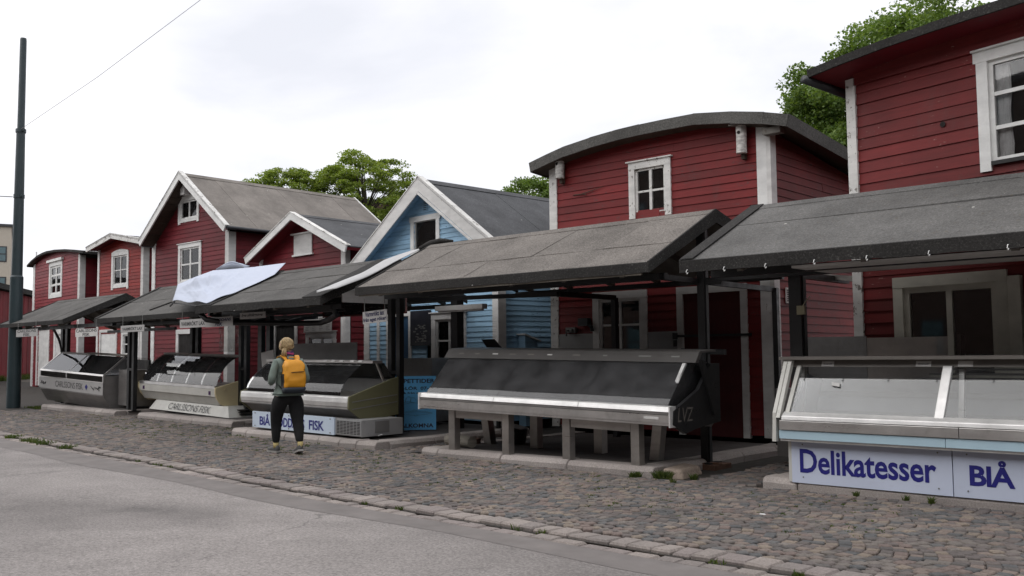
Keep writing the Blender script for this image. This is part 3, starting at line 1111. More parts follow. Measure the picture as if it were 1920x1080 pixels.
part("splash_panel", fr.box(MB(), -2.34, -1.76, .03, .036, .3, 1.86), M['enamel_grey'], t)
mb = MB()
fr.box(mb, -4.12, -3.90, .03, .10, 1.88, 1.98)
mb.tube([fr.T(-4.05, .09, 1.92), fr.T(-4.05, .16, 1.92), fr.T(-4.05, .17, 1.82)], .02, 6)
mb.tube([fr.T(-3.97, .09, 1.93), fr.T(-3.97, .14, 1.93)], .03, 8)
part("water_tap", mb, M['iron'], t)
mb = MB()
fr.box(mb, -3.80, -3.58, .03, .14, 2.0, 2.14)
mb.tube([fr.T(-3.6, .1, 2.03), fr.T(-3.52, .1, 1.98), fr.T(-3.5, .1, 1.9)], .035, 8)
part("extractor_box", mb, M['gutter'], t)
mb = MB()
sd.box(mb, .36, .58, .026, .045, 2.27, 2.52)
v = part("vent_grille", mb, M['white_grey'], t)
mb = MB()
for i in range(6):
    sd.box(mb, .385, .555, .045, .050, 2.30 + i * .034, 2.316 + i * .034)
o = part("vent_slats", mb, M['void'], v)
o['kind'] = 'stuff'
birdhouse("white birch log birdhouse under the left end of the barrel roof", hx - 4.17, hy - .02, 4.78, 0, -1, .36)
birdhouse("white birch log birdhouse under the right end of the barrel roof", hx - .40, hy - .02, 4.68, 0, -1, .44)
# rotten twig stuck on the boards
mb = MB()
mb.tube([(-3.95, -.03, 4.45), (-3.75, -.045, 4.44), (-3.5, -.04, 4.48), (-3.25, -.035, 4.53)], [.008, .01, .008, .004], 5)
mb.tube([(-3.72, -.04, 4.44), (-3.62, -.06, 4.415)], .006, 5)
part("nailed_twig", mb, M['bark'], t)

# ============================================================ HOUSE: big red hut at the right (turned 13 degrees)
ax, ay = -4.88, 12.0
t = thing("hut", "large red hut with a black gutter end, at the right edge", "hut", (ax, ay, 0), R(-13), "wooden fish huts")
W, D = 5.6, 5.0
fr = Face(0, 0, 0)
sd = Face(0, 0, 0)
lf = Face(0, D, -90)
archA = [(-.20, 5.10), (.35, 5.150), (.9, 5.185), (1.5, 5.205), (2.1, 5.215), (2.9, 5.22), (3.7, 5.205), (4.4, 5.185), (5.2, 5.12), (6.0, 5.0)]
mb = MB()
mb.prism_y(.3, D, [(.04, 0), (W, 0), (W, 5.0), (3, 5.08), (.04, 4.95)])
wl = part("wall", mb, M['void'], t)
upA = (1.90, 3.0, 3.66, 4.88)
loA = (.73, 1.94, .2, 2.25)
boards(wl, fr, .2, 5.15, .150, lambda z: (.16, W), M['red_right'], [upA, loA])
part("frieze_board", fr.box(MB(), .16, W, .02, .05, 4.96, 5.2), M['red_right'], t)
trim(t, fr, .04, .175, .2, 5.06, 'white_old', out=.05)
lw = Face(.04, D, -90)
boards(wl, lw, .2, 4.9, .15, lambda z: (0, D), M['red_right'], [])
arch_roof(t, archA, -.5, D + .3, .06, 'felt_edge', th=.09, seg=[(0, 3), (3, 6), (6, 9)], soffit='red_dull')
mb = MB()
mb.tube([(-.24, -.54, 5.07), (-.24, 1.2, 4.93), (-.24, D, 4.75)], .055, 12)
part("gutter", mb, M['gutter'], t, smooth=True)
window(t, fr, 1.79, 3.1, 3.64, 4.95, 2, 3, .13, 'white', 'white', legs=.10, cap=.02, out=.05, sill=False, sw=.05, bar=.028, curtain=[(.02, .19, .0, 1.0)], label="upper white casement window with a torn curtain", lintel=.03)
part("window_flashing", fr.box(MB(), 1.93, 3.0, .02, .07, 3.60, 3.645), M['black'], t)
w = window(t, fr, .61, 2.03, .1, 2.40, 2, 2, .13, 'cream_door', 'cream_door', cap=0, sill=False, sw=.07, bar=.03, label="cream double casement behind the counter")
part("downpipe_board", fr.box(MB(), 2.06, 2.2, .03, .1, .2, 2.32), M['cream_door'], t)
part("orange_board", fr.box(MB(), 2.3, 2.6, .03, .1, .2, 2.3), M['orange'], t)
mb = MB()
mb.tube([fr.T(1.35, .035, 4.20), fr.T(1.35, .031, 4.20)], .035, 10)
part("knot_hole", mb, M['void'], t)

# ============================================================ HOUSE: pale blue gabled hut
cx, cy = -12.33, 13.2
t = thing("hut", "pale blue gabled hut with wide white bargeboards", "hut", (cx, cy, 0), R(-4), "wooden fish huts")
W, D = 4.42, 5.6
xl, zl, xp, zp, xr, zr = -4.58, 3.52, -2.08, 5.17, .20, 3.60
fr, sd = Face(0, 0, 0), Face(0, 0, 90)
wl = core(t, W, D, 0, [(-.04, 3.5), (-2.12, 5.0), (-W + .04, 3.5)])
def limC(z):
    if z < 3.52: return (-4.26, -.12)
    return (max(-4.26, xl + (z - zl + .04) * (xp - xl) / (zp - zl)), min(-.12, xr - (z - zr + .04) * (xr - xp) / (zp - zr)))
gw = (-2.60, -1.86, 3.70, 4.36)
boards(wl, fr, .2, 5.05, .103, limC, M['blue'], [gw, (-3.48, -2.78, .1, 2.4), (-2.2, -.95, .9, 2.3)])
boards(wl, sd, .2, 3.62, .103, lambda z: (.15, D), M['blue'], [])
trim(t, fr, -4.45, -4.25, .1, 3.62, 'white_grey')
trim(t, fr, -.13, -.034, .1, 3.62, 'white_grey')
trim(t, sd, -.047, .16, .1, 3.60, 'white_grey', out=.045)
gable_roof(t, xl, zl, xp, zp, xr, zr, -.30, D + .2, 'felt_slate', strips='down', bw=.25, barge='white_grey', soffit='blue', sheet_w=1.9)
# inner moulding of the bargeboards
for sgn, (xe, ze) in ((1, (xr, zr)), (-1, (xl, zl))):
    mb = MB()
    L = math.hypot(xp - xe, zp - ze)
    ux, uz = (xp - xe) / L, (zp - ze) / L
    nx, nz = (-uz, ux) if ux > 0 else (uz, -ux)
    a, b = (xe + nx * -.235, ze + nz * -.235), (xp, zp - .235 / abs(ux))
    mb.bar((a[0], -.345, a[1]), (b[0], -.345, b[1]), .03, .045)
    part("rake_moulding", mb, M['white_grey'], t)
window(t, fr, -2.72, -1.74, 3.62, 4.46, 1, 1, .115, 'white', 'white', cap=.0, out=.045, sill=True, sw=.012, curtain=[(.42, 1.0, .45, .95), (.48, .92, .02, .5)], lintel=.03, label="gable window with lace curtain")
part("curtain_rail", fr.box(MB(), -2.25, -1.86, -.07, -.05, 4.03, 4.06), M['white'], t)
mb = MB()
fr.box(mb, -2.30, -2.14, .02, .035, 4.55, 4.78)
v = part("vent_grille", mb, M['blue'], t)
mb = MB()
for i in range(5):
    fr.box(mb, -2.27, -2.17, .034, .038, 4.575 + i * .04, 4.588 + i * .04)
o = part("vent_slats", mb, M['void'], v)
o['kind'] = 'stuff'
# lower front, in the shade of the stalls
trim(t, fr, -3.96, -3.86, .1, 2.42, 'white_grey', name="door_post")
d = door(t, fr, -3.60, -2.70, .1, 2.44, .10, 'white_grey', 'blue_dark', handle=False)
mb = MB()
fr.box(mb, -2.72, -2.04, .026, .05, 1.70, 2.44)
p_ = part("poster", mb, M['poster'], t)
mb = MB()
for i in range(46):
    a, b = random.uniform(-2.62, -2.2), random.uniform(1.76, 2.12)
    w_ = random.uniform(.02, .09)
    fr.box(mb, a, a + w_, .0505, .052, b, b + random.uniform(.01, .035))
o = part("printed_picture", mb, M['iron'], p_)
o['kind'] = 'stuff'
window(t, fr, -2.02, -.92, .9, 2.36, 2, 3, .13, 'white_grey', 'white_grey', cap=.03, sill=False, sw=.05)
# slanted blue service post on the side wall
mb = MB()
mb.prism_x(.03, .22, [(.50, .1), (.84, .1), (.84, 1.74), (.50, 1.86)])
p_ = part("service_post", mb, M['blue'], t)
part("service_post_lid", MB().prism_x(.02, .27, [(.46, 1.87), (.90, 1.74), (.90, 1.77), (.46, 1.90)]), M['white_grey'], p_)

# ============================================================ HOUSE: small red gable between
dx_, dy_ = -17.99, 14.0
t = thing("hut", "small dark red gabled hut with a white hatch, left of the blue hut", "hut", (dx_, dy_, 0), R(-2), "wooden fish huts")
W, D = 4.05, 6.0
xl, zl, xp, zp, xr, zr = -4.10, 4.11, -1.90, 5.09, .44, 4.06
fr, sd = Face(0, 0, 0), Face(-0.145, 0, 90)
wl = core(t, W, D, 0, [(-.04, 4.0), (-1.9, 4.9), (-W + .04, 4.0)], xr=-0.145)
def limD(z):
    if z < 4.0: return (-3.92, -.25)
    return (max(-3.92, xl + (z - zl + .05) * (xp - xl) / (zp - zl)), min(-.25, xr - (z - zr + .05) * (xr - xp) / (zp - zr)))
boards(wl, fr, .2, 5.0, .143, limD, M['red_dull'], [(-3.3, -2.3, .1, 2.4), (-1.65, -.65, .9, 2.05)])
boards(wl, sd, .2, 4.1, .143, lambda z: (.15, D), M['red_dull'], [])
trim(t, fr, -4.06, -3.92, .1, 4.12, 'white_grey')
trim(t, fr, -.29, -.179, .1, 4.12, 'white')
trim(t, sd, -.047, .10, .1, 4.1, 'white_grey', out=.045)
gable_roof(t, xl, zl, xp, zp, xr, zr, -.42, D + .2, 'felt_slate', strips='along', bw=.17, barge='white', soffit='red_dull', sheet_w=.85)
h = part("hatch", fr.box(MB(), -2.36, -1.54, .02, .05, 4.11, 4.63), M['white_grey'], t)
part("hatch_cap", fr.box(MB(), -2.46, -1.50, .02, .09, 4.63, 4.665), M['white'], h)
part("hatch_sill", fr.box(MB(), -2.40, -1.48, .02, .08, 4.07, 4.11), M['white'], h)
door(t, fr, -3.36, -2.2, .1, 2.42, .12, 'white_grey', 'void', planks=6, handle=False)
w = window(t, fr, -1.80, -.50, .85, 2.10, 2, 1, .13, 'white_grey', 'white_grey', cap=.04, sill=False, sw=.04, curtain=[(.02, .48, 0, 1), (.52, .98, 0, 1)])

# ============================================================ HOUSE: tall red gable
ex, ey = -23.91, 14.5
t = thing("hut", "tall red gabled hut with two white windows one above the other", "hut", (ex, ey, 0), 0, "wooden fish huts")
W, D = 4.93, 5.9
xl, zl, xp, zp, xr, zr = -4.86, 5.20, -2.36, 7.08, .27, 5.20
fr, sd = Face(0, 0, 0), Face(-0.34, 0, 90)
wl = core(t, W, D, 0, [(-.04, 5.1), (-2.4, 6.85), (-W + .04, 5.1)], xr=-0.34)
def limE(z):
    if z < 5.2: return (-4.72, -.46)
    return (max(-4.72, xl + (z - zl + .05) * (xp - xl) / (zp - zl)), min(-.46, xr - (z - zr + .05) * (xr - xp) / (zp - zr)))
boards(wl, fr, .3, 7.0, .136, limE, M['red_dull'], [(-3.17, -2.12, 5.78, 6.36), (-3.1, -1.98, 3.8, 4.9), (-3.2, -1.95, .2, 2.2)])
boards(wl, sd, .3, 5.15, .136, lambda z: (.15, D), M['red_dull'], [])
trim(t, fr, -4.93, -4.72, .2, 5.40, 'white')
trim(t, fr, -.50, -.374, .2, 5.20, 'white_grey')
trim(t, sd, -.047, .19, .2, 5.15, 'white_grey', out=.045)
gable_roof(t, xl, zl, xp, zp, xr, zr, -.5, D + .25, 'felt_house', strips='down', bw=.20, barge='white', soffit='brown_soffit', sheet_w=1.05)
# boards of the overhanging left soffit
for i in range(11):
    a, b = i / 11, (i + .9) / 11
    p0, p1 = (xl + (xp - xl) * a, zl + (zp - zl) * a), (xl + (xp - xl) * b, zl + (zp - zl) * b)
    mb = MB()
    k = random.uniform(0, .012)
    mb.hexa([(p0[0], -.46, p0[1] - .125 - k), (p1[0], -.46, p1[1] - .125 - k), (p1[0], .0, p1[1] - .125 - k), (p0[0], .0, p0[1] - .125 - k),
             (p0[0], -.46, p0[1] - .10), (p1[0], -.46, p1[1] - .10), (p1[0], .0, p1[1] - .10), (p0[0], .0, p0[1] - .10)])
    part("soffit_board", mb, M['brown_soffit'], t)
mb = MB()
mb.tube([(xr + .05, -.48, zr - .03), (xr + .05, D, zr - .06)], .05, 10)
part("gutter", mb, M['gutter'], t)
mb = MB()
mb.tube([(xl - .02, -.40, zl - .10), (xl - .02, D, zl - .14)], .05, 10)
part("gutter", mb, M['gutter'], t)
window(t, fr, -3.28, -2.03, 5.68, 6.46, 2, 1, .12, 'white', 'white', legs=.05, cap=.02, sill=True, sw=.05)
window(t, fr, -3.24, -1.86, 3.74, 5.0, 2, 2, .13, 'white', 'white', legs=.0, cap=.03, sill=True, sw=.05, bar=.03, curtain=[(.03, .97, .28, .34), (.03, .97, .66, .72)])
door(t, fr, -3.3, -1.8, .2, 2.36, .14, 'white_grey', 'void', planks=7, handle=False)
birdhouse("white box birdhouse under the peak of the tall red gable", ex - 2.62, ey - .03, 6.48, 0, -1, .40, True)

# ============================================================ HOUSE: bright red shallow gable
fx, fy = -30.10, 15.0
t = thing("hut", "bright red hut with a shallow white gable edge and an arched window head", "hut", (fx, fy, 0), 0, "wooden fish huts")
W, D = 3.86, 6.0
xl, zl, xp, zp, xr, zr = -3.96, 5.47, -2.02, 5.80, .08, 5.43
fr, sd = Face(0, 0, 0), Face(-0.383, 0, 90)
wl = core(t, W, D, 0, [(-.04, 5.3), (-2.0, 5.6), (-W + .04, 5.3)], xr=-0.383)
boards(wl, fr, .3, 5.74, .115, lambda z: (-3.72, -.46) if z < 5.4 else (max(-3.72, xl + (z - zl + .04) * (xp - xl) / (zp - zl)), min(-.46, xr - (z - zr + .04) * (xr - xp) / (zp - zr))), M['red_bright'], [(-2.62, -1.55, 4.05, 5.2), (-3.6, -2.3, .2, 2.4), (-1.75, -.7, 1.3, 2.3)])
boards(wl, sd, .3, 5.4, .115, lambda z: (.15, D), M['red_dull'], [])
trim(t, fr, -3.86, -3.72, .2, 5.42, 'white')
trim(t, fr, -.52, -.417, .2, 5.38, 'white_grey')
trim(t, sd, -.047, .17, .2, 5.36, 'white_grey', out=.045)
gable_roof(t, xl, zl, xp, zp, xr, zr, -.4, D + .2, 'felt_slate', strips='down', bw=.17, barge='white_old', soffit='red_dull')
window(t, fr, -2.74, -1.44, 3.97, 5.24, 2, 2, .13, 'white', 'white_grey', legs=.06, cap=0, sill=True, sw=.05)
mb = MB()
n = 8
prof = [(-2.74 + 1.30 * k / n, 5.245 + .085 * math.sin(math.pi * k / n)) for k in range(n + 1)]
mb.prism_y(-.052, .02, [(-2.74, 5.242)] + prof[1:-1] + [(-1.44, 5.242)])
part("arched_head", mb, M['white'], t)
door(t, fr, -3.60, -2.22, .25, 2.52, .1, 'white_grey', 'white')
window(t, fr, -1.88, -.56, 1.2, 2.44, 2, 3, .13, 'white', 'white', cap=.02, sw=.05)

# ============================================================ HOUSE: faded barrel roofed hut at the far left
gx0, gy0 = -34.98, 15.0
t = thing("hut", "faded red barrel roofed hut at the far left", "hut", (gx0, gy0, 0), R(-6), "wooden fish huts")
W, D = 6.9, 5.0
fr, sd = Face(0, 0, 0), Face(-0.662, 0, 90)
archG = [(-7.12, 5.44), (-6.5, 5.58), (-5.7, 5.71), (-4.9, 5.77), (-4.2, 5.785), (-3.2, 5.75), (-2.0, 5.66), (-.8, 5.53), (.3, 5.38)]
wl = core(t, W, D, 0, [(-.04, 5.1), (-2.4, 5.5), (-4.6, 5.55), (-W + .04, 5.1)], xr=-0.662)
boards(wl, fr, .35, 5.75, .133, arch_lim(archG, -6.60, -.80, 0), M['red_pink'], [(-4.45, -2.95, 4.08, 5.35), (-5.9, -4.5, .3, 2.7), (-3.6, -2.1, .3, 2.5)])
boards(wl, sd, .35, 5.3, .133, lambda z: (.15, D), M['red_dull'], [])
trim(t, fr, -6.88, -6.60, .3, 5.50, 'white')
trim(t, fr, -.86, -.696, .3, 5.44, 'white_grey')
trim(t, sd, -.047, .16, .3, 5.4, 'white_grey', out=.045)
arch_roof(t, archG, -.22, D + .2, .02, 'felt_edge', th=.07, seg=[(0, 2), (2, 4), (4, 6), (6, 8)], soffit='brown_soffit')
window(t, fr, -4.56, -2.84, 3.94, 5.40, 2, 3, .17, 'white', 'white', cap=0, sill=True, sw=.08, bar=.05, curtain=[(.04, .46, 0, 1), (.56, .96, 0, 1)])
part("drip_cap", fr.box(MB(), -4.70, -2.72, .02, .12, 5.40, 5.50), M['white'], t)
door(t, fr, -6.12, -4.35, .40, 2.86, .16, 'white', 'white')
door(t, fr, -3.72, -2.0, .40, 2.66, .2, 'white', 'white_grey', handle=False)
# ============================================================ STALL CANOPIES
def canopy(label, x0, x1, ye, ze, yr, zr, felt, rows, th=.10, rake='felt_edge', posts=(), arms=(), back=True, slant=None, rafters=5, soffit='soffit', rake_w=.0, edge='felt_edge', beams=(), yb=None, zb=None, braces=False):
    t = thing("stall_canopy", label, "canopy", ((x0 + x1) / 2, yr, gz((x0 + x1) / 2, yr)), 0, "felted stall canopies along the row")
    yb = 2 * yr - ye if yb is None else yb
    zb = ze if zb is None else zb
    mB_ = (zr - zb) / (yb - yr)
    m = (zr - ze) / (yr - ye)
    L = math.hypot(yr - ye, zr - ze)
    # timber deck
    mb = MB()
    mb.prism_x(x0 + .02, x1 - .02, [(ye + .02, ze - .07), (yr, zr - .07 - .01), (yr, zr - .012), (ye + .02, ze - .012)])
    mb.prism_x(x0 + .02, x1 - .02, [(yr, zr - .08), (yb - .02, zb - .07), (yb - .02, zb - .012), (yr, zr - .012)])
    dk = wpart("roof_deck", mb, M[soffit], t)
    # felt sheets, rows from the eave up: (fraction from, to, list of seam positions 0..1 at lower edge, skew)
    for ri, (a, b, seams, skew) in enumerate(rows):
        S = [0] + list(seams) + [1]
        for i in range(len(S) - 1):
            lift = .006 + .004 * ((i + ri) % 2)
            xa0, xb0 = x0 + (x1 - x0) * S[i] + .005, x0 + (x1 - x0) * S[i + 1] - .005
            sk0 = skew if i > 0 else 0
            sk1 = skew if i < len(S) - 2 else 0
            y0_, y1_ = ye + (yr - ye) * a, ye + (yr - ye) * b
            z0_, z1_ = ze + (zr - ze) * a, ze + (zr - ze) * b
            o0, o1 = .014 + lift, .004 + lift
            # gentle sag so the sheet is not a perfect plane
            N = 5
            mb = MB()
            nv = []
            for r_, (yy, zz, oo, s0, s1) in enumerate(((y0_ + .006, z0_, o0, 0, 0), ((y0_ + y1_) / 2, (z0_ + z1_) / 2, (o0 + o1) / 2, .5, .5), (y1_ - .006, z1_, o1, 1, 1))):
                row = []
                for k in range(N + 1):
                    f_ = k / N
                    xx = (xa0 + sk0 * s0) * (1 - f_) + (xb0 + sk1 * s1) * f_
                    row.append((xx, yy, zz + oo + random.uniform(-.005, .005)))
                nv.append(row)
            mb.grid(nv)
            nb = len(mb.v)
            low = [[(p[0], p[1], p[2] - .012 - (.004 if r == 0 else 0)) for p in row] for r, row in enumerate(nv)]
            mb.grid(low)
            nc = N + 1
            for k in range(N):
                mb.f.append((k, k + 1, nb + k + 1, nb + k))
                q = 2 * nc
                mb.f.append((q + k, q + k + 1, nb + q + k + 1, nb + q + k))
            for r in range(2):
                mb.f.append((r * nc, (r + 1) * nc, nb + (r + 1) * nc, nb + r * nc))
                mb.f.append((r * nc + N, (r + 1) * nc + N, nb + (r + 1) * nc + N, nb + r * nc + N))
            wpart("felt_sheet", mb, M[felt], dk)
    # back slope and ridge cap
    mb = MB()
    mb.prism_x(x0, x1, [(yr, zr + .002), (yb, zb + .002), (yb, zb + .014), (yr, zr + .016)])
    wpart("felt_sheet", mb, M[felt], dk)
    mb = MB()
    mb.prism_x(x0 - .004, x1 + .004, [(yr - .13, zr - .13 * m + .014), (yr, zr + .016), (yr + .13, zr - .13 * mB_ + .014), (yr + .13, zr - .13 * mB_ + .026), (yr, zr + .034), (yr - .13, zr - .13 * m + .026)])
    wpart("ridge_felt", mb, M[felt], dk)
    # front fascia, felt folded down in a slightly wavy line
    mb = MB()
    N = 14
    ring = []
    for k in range(N + 1):
        xx = x0 - .01 + (x1 - x0 + .02) * k / N
        w1, w2 = random.uniform(-.007, .007), random.uniform(-.010, .010)
        ring.append([(xx, ye + .012, ze + .022), (xx, ye - .016 + w1, ze + .012), (xx, ye - .018 + w1, ze - th + w2), (xx, ye + .012, ze - th + w2)])
    for k in range(N):
        b = len(mb.v)
        mb.v += ring[k] + ring[k + 1]
        mb.f += [(b + i, b + (i + 1) % 4, b + 4 + (i + 1) % 4, b + 4 + i) for i in range(4)]
    mb.f += [(0, 1, 2, 3), tuple(len(mb.v) - 4 + i for i in (3, 2, 1, 0))]
    wpart("fascia", mb, M[edge], dk)
    # rake ends
    for xx, sg in ((x0, -1), (x1, 1)):
        mb = MB()
        xa, xb = (xx - .016, xx + .012) if sg < 0 else (xx - .012, xx + .016)
        d = .13
        mb.prism_x(xa, xb, [(ye - .014, ze - th), (yr, zr - d - .02), (yb + .01, zb - th), (yb + .01, zb + .026), (yr, zr + .038), (ye - .014, ze + .026)])
        wpart("rake_board", mb, M[rake], dk)
        if rake_w:
            mb = MB()
            x_a, x_b = (xx - .014, xx + rake_w) if sg < 0 else (xx - rake_w, xx + .014)
            mb.prism_x(x_a, x_b, [(ye, ze + .026), (yr, zr + .030), (yr, zr + .046), (ye, ze + .040)])
            wpart("rake_felt", mb, M[edge], dk)
    # rafters
    for i in range(rafters):
        xx = x0 + (x1 - x0) * (i + .5) / rafters
        mb = MB()
        mb.prism_x(xx - .035, xx + .035, [(ye + .10, ze - .085 - .06), (ye + .10, ze - .07 + .1 * m - .015), (yr - .02, zr - .085), (yr - .02, zr - .20), (ye + .25, ze - .085 + .25 * m - .13)])
        wpart("rafter", mb, M[soffit], dk)
        mb = MB()
        mb.prism_x(xx - .035, xx + .035, [(yr + .02, zr - .20), (yr + .02, zr - .085), (yb - .1, zb - .085), (yb - .1, zb - .145)])
        wpart("rafter", mb, M[soffit], dk)
    # steel: beams, posts, arms
    mb = MB()
    mb.box(x0 + .15, x1 - .15, yr - .06, yr + .06, zr - .34, zr - .2)
    mb.box(x0 + .10, x1 - .10, ye + .5, ye + .58, ze - .16, ze - .08)
    mb.box(x0 + .10, x1 - .10, yb - .18, yb - .1, zb - .20, zb - .12)
    fm = wpart("beam", mb, M['black'], t)
    for (px, py, pz, w, two) in posts:
        mb = MB()
        top = zr - .2 - abs(yr - py) * m - .06
        if two:
            mb.box(px - w * .62, px - w * .22, py - .05, py + .05, pz + .02, top)
            mb.box(px + w * .30, px + w * .70, py - .05, py + .05, pz + .02, top)
            mb.box(px - w * .3, px + w * .3, py - .05, py + .05, pz + 1.0, pz + 1.06)
        else:
            mb.box(px - w / 2, px + w / 2, py - w / 2, py + w / 2, pz + .02, zr - .2)
            mb.box(px - w / 2 - .012, px + w / 2 + .012, py - .03, py + .03, pz + .021, zr - .21)
        p_ = wpart("post", mb, M['black'], t)
        mb = MB()
        mb.box(px - w / 2 - .08, px + w / 2 + .08, py - .15, py + .15, pz, pz + .02)
        wpart("base_plate", mb, M['black'], p_)
        for s_ in ((-1, 1) if braces else ()):
            mb = MB()
            path = [(px, py + s_ * .05, zr - .95), (px, py + s_ * .35, ze - .28), (px, py + s_ * .9, ze - .16), (px, py + s_ * (yr - ye - .35), ze - .12)]
            for k in range(3):
                mb.bar(path[k], path[k + 1], .06, .07)
            wpart("bracket", mb, M['black'], p_)
    for (p, q, w) in beams:
        mb = MB()
        mb.bar(p, q, w, w)
        wpart("beam", mb, M['black'], t)
    return t

cB = canopy("brown grey felted canopy over the dark counter on legs, with slanting seams", -12.05, -6.38, 9.52, 2.59, 11.15, 3.40, 'felt_tan',
    [(0, .36, [.20, .43, .70], .0), (.36, 1, [.155, .355, .575, .80], .16)], th=.115, rake='felt_edge', edge='felt_edge', rafters=6, yb=13.45, zb=2.80,
    posts=[(-6.50, 10.98, .035, .11, False), (-12.55, 10.78, .17, .24, True)],
    beams=[((-6.55, 9.95, 2.46), (-6.55, 13.1, 2.44), .07), ((-6.52, 13.12, .1), (-6.52, 13.12, 2.46), .08), ((-6.85, 11.0, 2.46), (-6.2, 11.0, 2.44), .09), ((-6.85, 11.0, 1.52), (-6.2, 11.0, 1.50), .07),
           ((-13.6, 11.4, 2.52), (-9.35, 11.4, 2.44), .07), ((-9.35, 12.9, .1), (-9.35, 12.9, 2.44), .09), ((-9.35, 11.4, 2.44), (-9.35, 12.9, 2.44), .08), ((-12.55, 12.3, .1), (-12.55, 12.3, 2.6), .17)])
# chipped yellow corner mark and torn timber edge under the fascia
mb = MB()
mb.box(-12.0, -6.5, 9.525, 9.56, 2.455, 2.485)
wpart("torn_timber_edge", mb, M['log'], cB)

cA = canopy("dark grey felted canopy with small hooks along its eave, at the right edge", -5.80, 1.2, 9.32, 2.545, 11.1, 3.37, 'felt_grey',
    [(0, .60, [.86], 0), (.60, 1, [.72], 0)], th=.125, rafters=5, rake_w=.16, soffit='soffit', yb=11.32, zb=3.28,
    posts=[(-5.17, 11.0, .09, .16, False)],
    beams=[((-4.80, 12.3, .1), (-4.80, 12.3, 2.5), .14), ((-5.2, 11.0, 2.46), (-5.2, 12.6, 2.46), .08), ((-6.2, 10.9, 2.47), (-4.0, 10.9, 2.47), .08), ((-4.8, 12.3, 2.48), (1.0, 12.3, 2.48), .1)])
for hx_, in ((-5.70,), (-5.22,), (-4.72,), (-4.17,), (-3.62,), (-3.02,), (-2.33,), (-1.6,)):
    mb = MB()
    mb.tube([(hx_, 9.302, 2.45), (hx_, 9.285, 2.445), (hx_, 9.27, 2.42), (hx_, 9.285, 2.40), (hx_ + .006, 9.298, 2.415)], .0055, 6)
    wpart("hook", mb, M['white'], cA)
# light boards and strip lamp under the right canopy
mb = MB()
mb.box(-4.5, 1.0, 9.45, 10.5, 2.395, 2.42)
wpart("ceiling_board", mb, M['white_grey'], cA)
mb = MB()
mb.box(-4.05, 1.0, 11.42, 11.5, 2.50, 2.62)
wpart("timber_rail", mb, M['orange'], cA)

cC = canopy("mid grey felted canopy over the counter the woman walks past", -17.05, -12.95, 9.48, 2.48, 11.15, 3.24, 'felt_dark',
    [(0, .34, [.15], .0), (.34, .64, [.55], 0), (.64, 1, [.3], 0)], th=.12, rafters=4, rake_w=.55, edge='felt_edge', yb=12.95, zb=2.62, braces=True,
    posts=[(-17.1, 11.1, .20, .34, True)],
    beams=[((-17.0, 10.2, 2.32), (-13.2, 10.2, 2.32), .07)])
# end boarding of the gable next to the brown canopy
mb = MB()
mb.prism_x(-12.93, -12.90, [(9.9, 2.42), (11.1, 2.42), (11.1, 3.0), (9.9, 2.56)])
wpart("gable_board", mb, M['white_grey'], cC)
# bent drain pipes under the canopy
mb = MB()
mb.tube([(-17.0, 9.55, 2.36), (-16.9, 9.62, 2.24), (-16.6, 9.9, 2.18), (-15.4, 10.6, 2.14), (-14.9, 10.9, 2.14), (-14.2, 10.6, 2.18), (-13.6, 10.3, 2.24), (-13.3, 10.0, 2.36)], .055, 10)
wpart("drain_pipe", mb, M['black'], cC, smooth=True)

cD = canopy("worn dark felted canopy over the cream sided counter, partly under a cloth", -23.2, -18.1, 10.18, 2.46, 11.85, 3.30, 'felt_dark',
    [(0, .5, [.4], .0), (.5, 1, [.6], 0)], th=.10, rafters=4, rake_w=.14, yb=13.7, zb=2.65,
    posts=[(-18.46, 11.44, .20, .24, True), (-22.47, 10.80, .19, .26, True), (-21.6, 12.0, .2, .3, True)], beams=[((-22.9, 10.6, 2.3), (-18.3, 10.6, 2.3), .07)])

cE = canopy("farthest felted canopy, over the steel counter by the green pole", -28.7, -24.35, 9.88, 2.47, 11.5, 3.19, 'felt_dark',
    [(0, 1, [.2, .4, .6, .8], .0)], th=.085, rafters=4, rake='felt_edge',
    posts=[(-27.9, 11.4, .2, .34, True)], beams=[((-28.4, 10.3, 2.33), (-22.4, 10.3, 2.33), .09)])
mb = MB()
mb.tube([(-27.62, 11.2, 1.7), (-27.6, 11.1, 2.05), (-27.4, 10.9, 2.28), (-26.8, 10.6, 2.33), (-24.8, 10.3, 2.33)], .035, 8)
wpart("hose", mb, M['black'], cE)

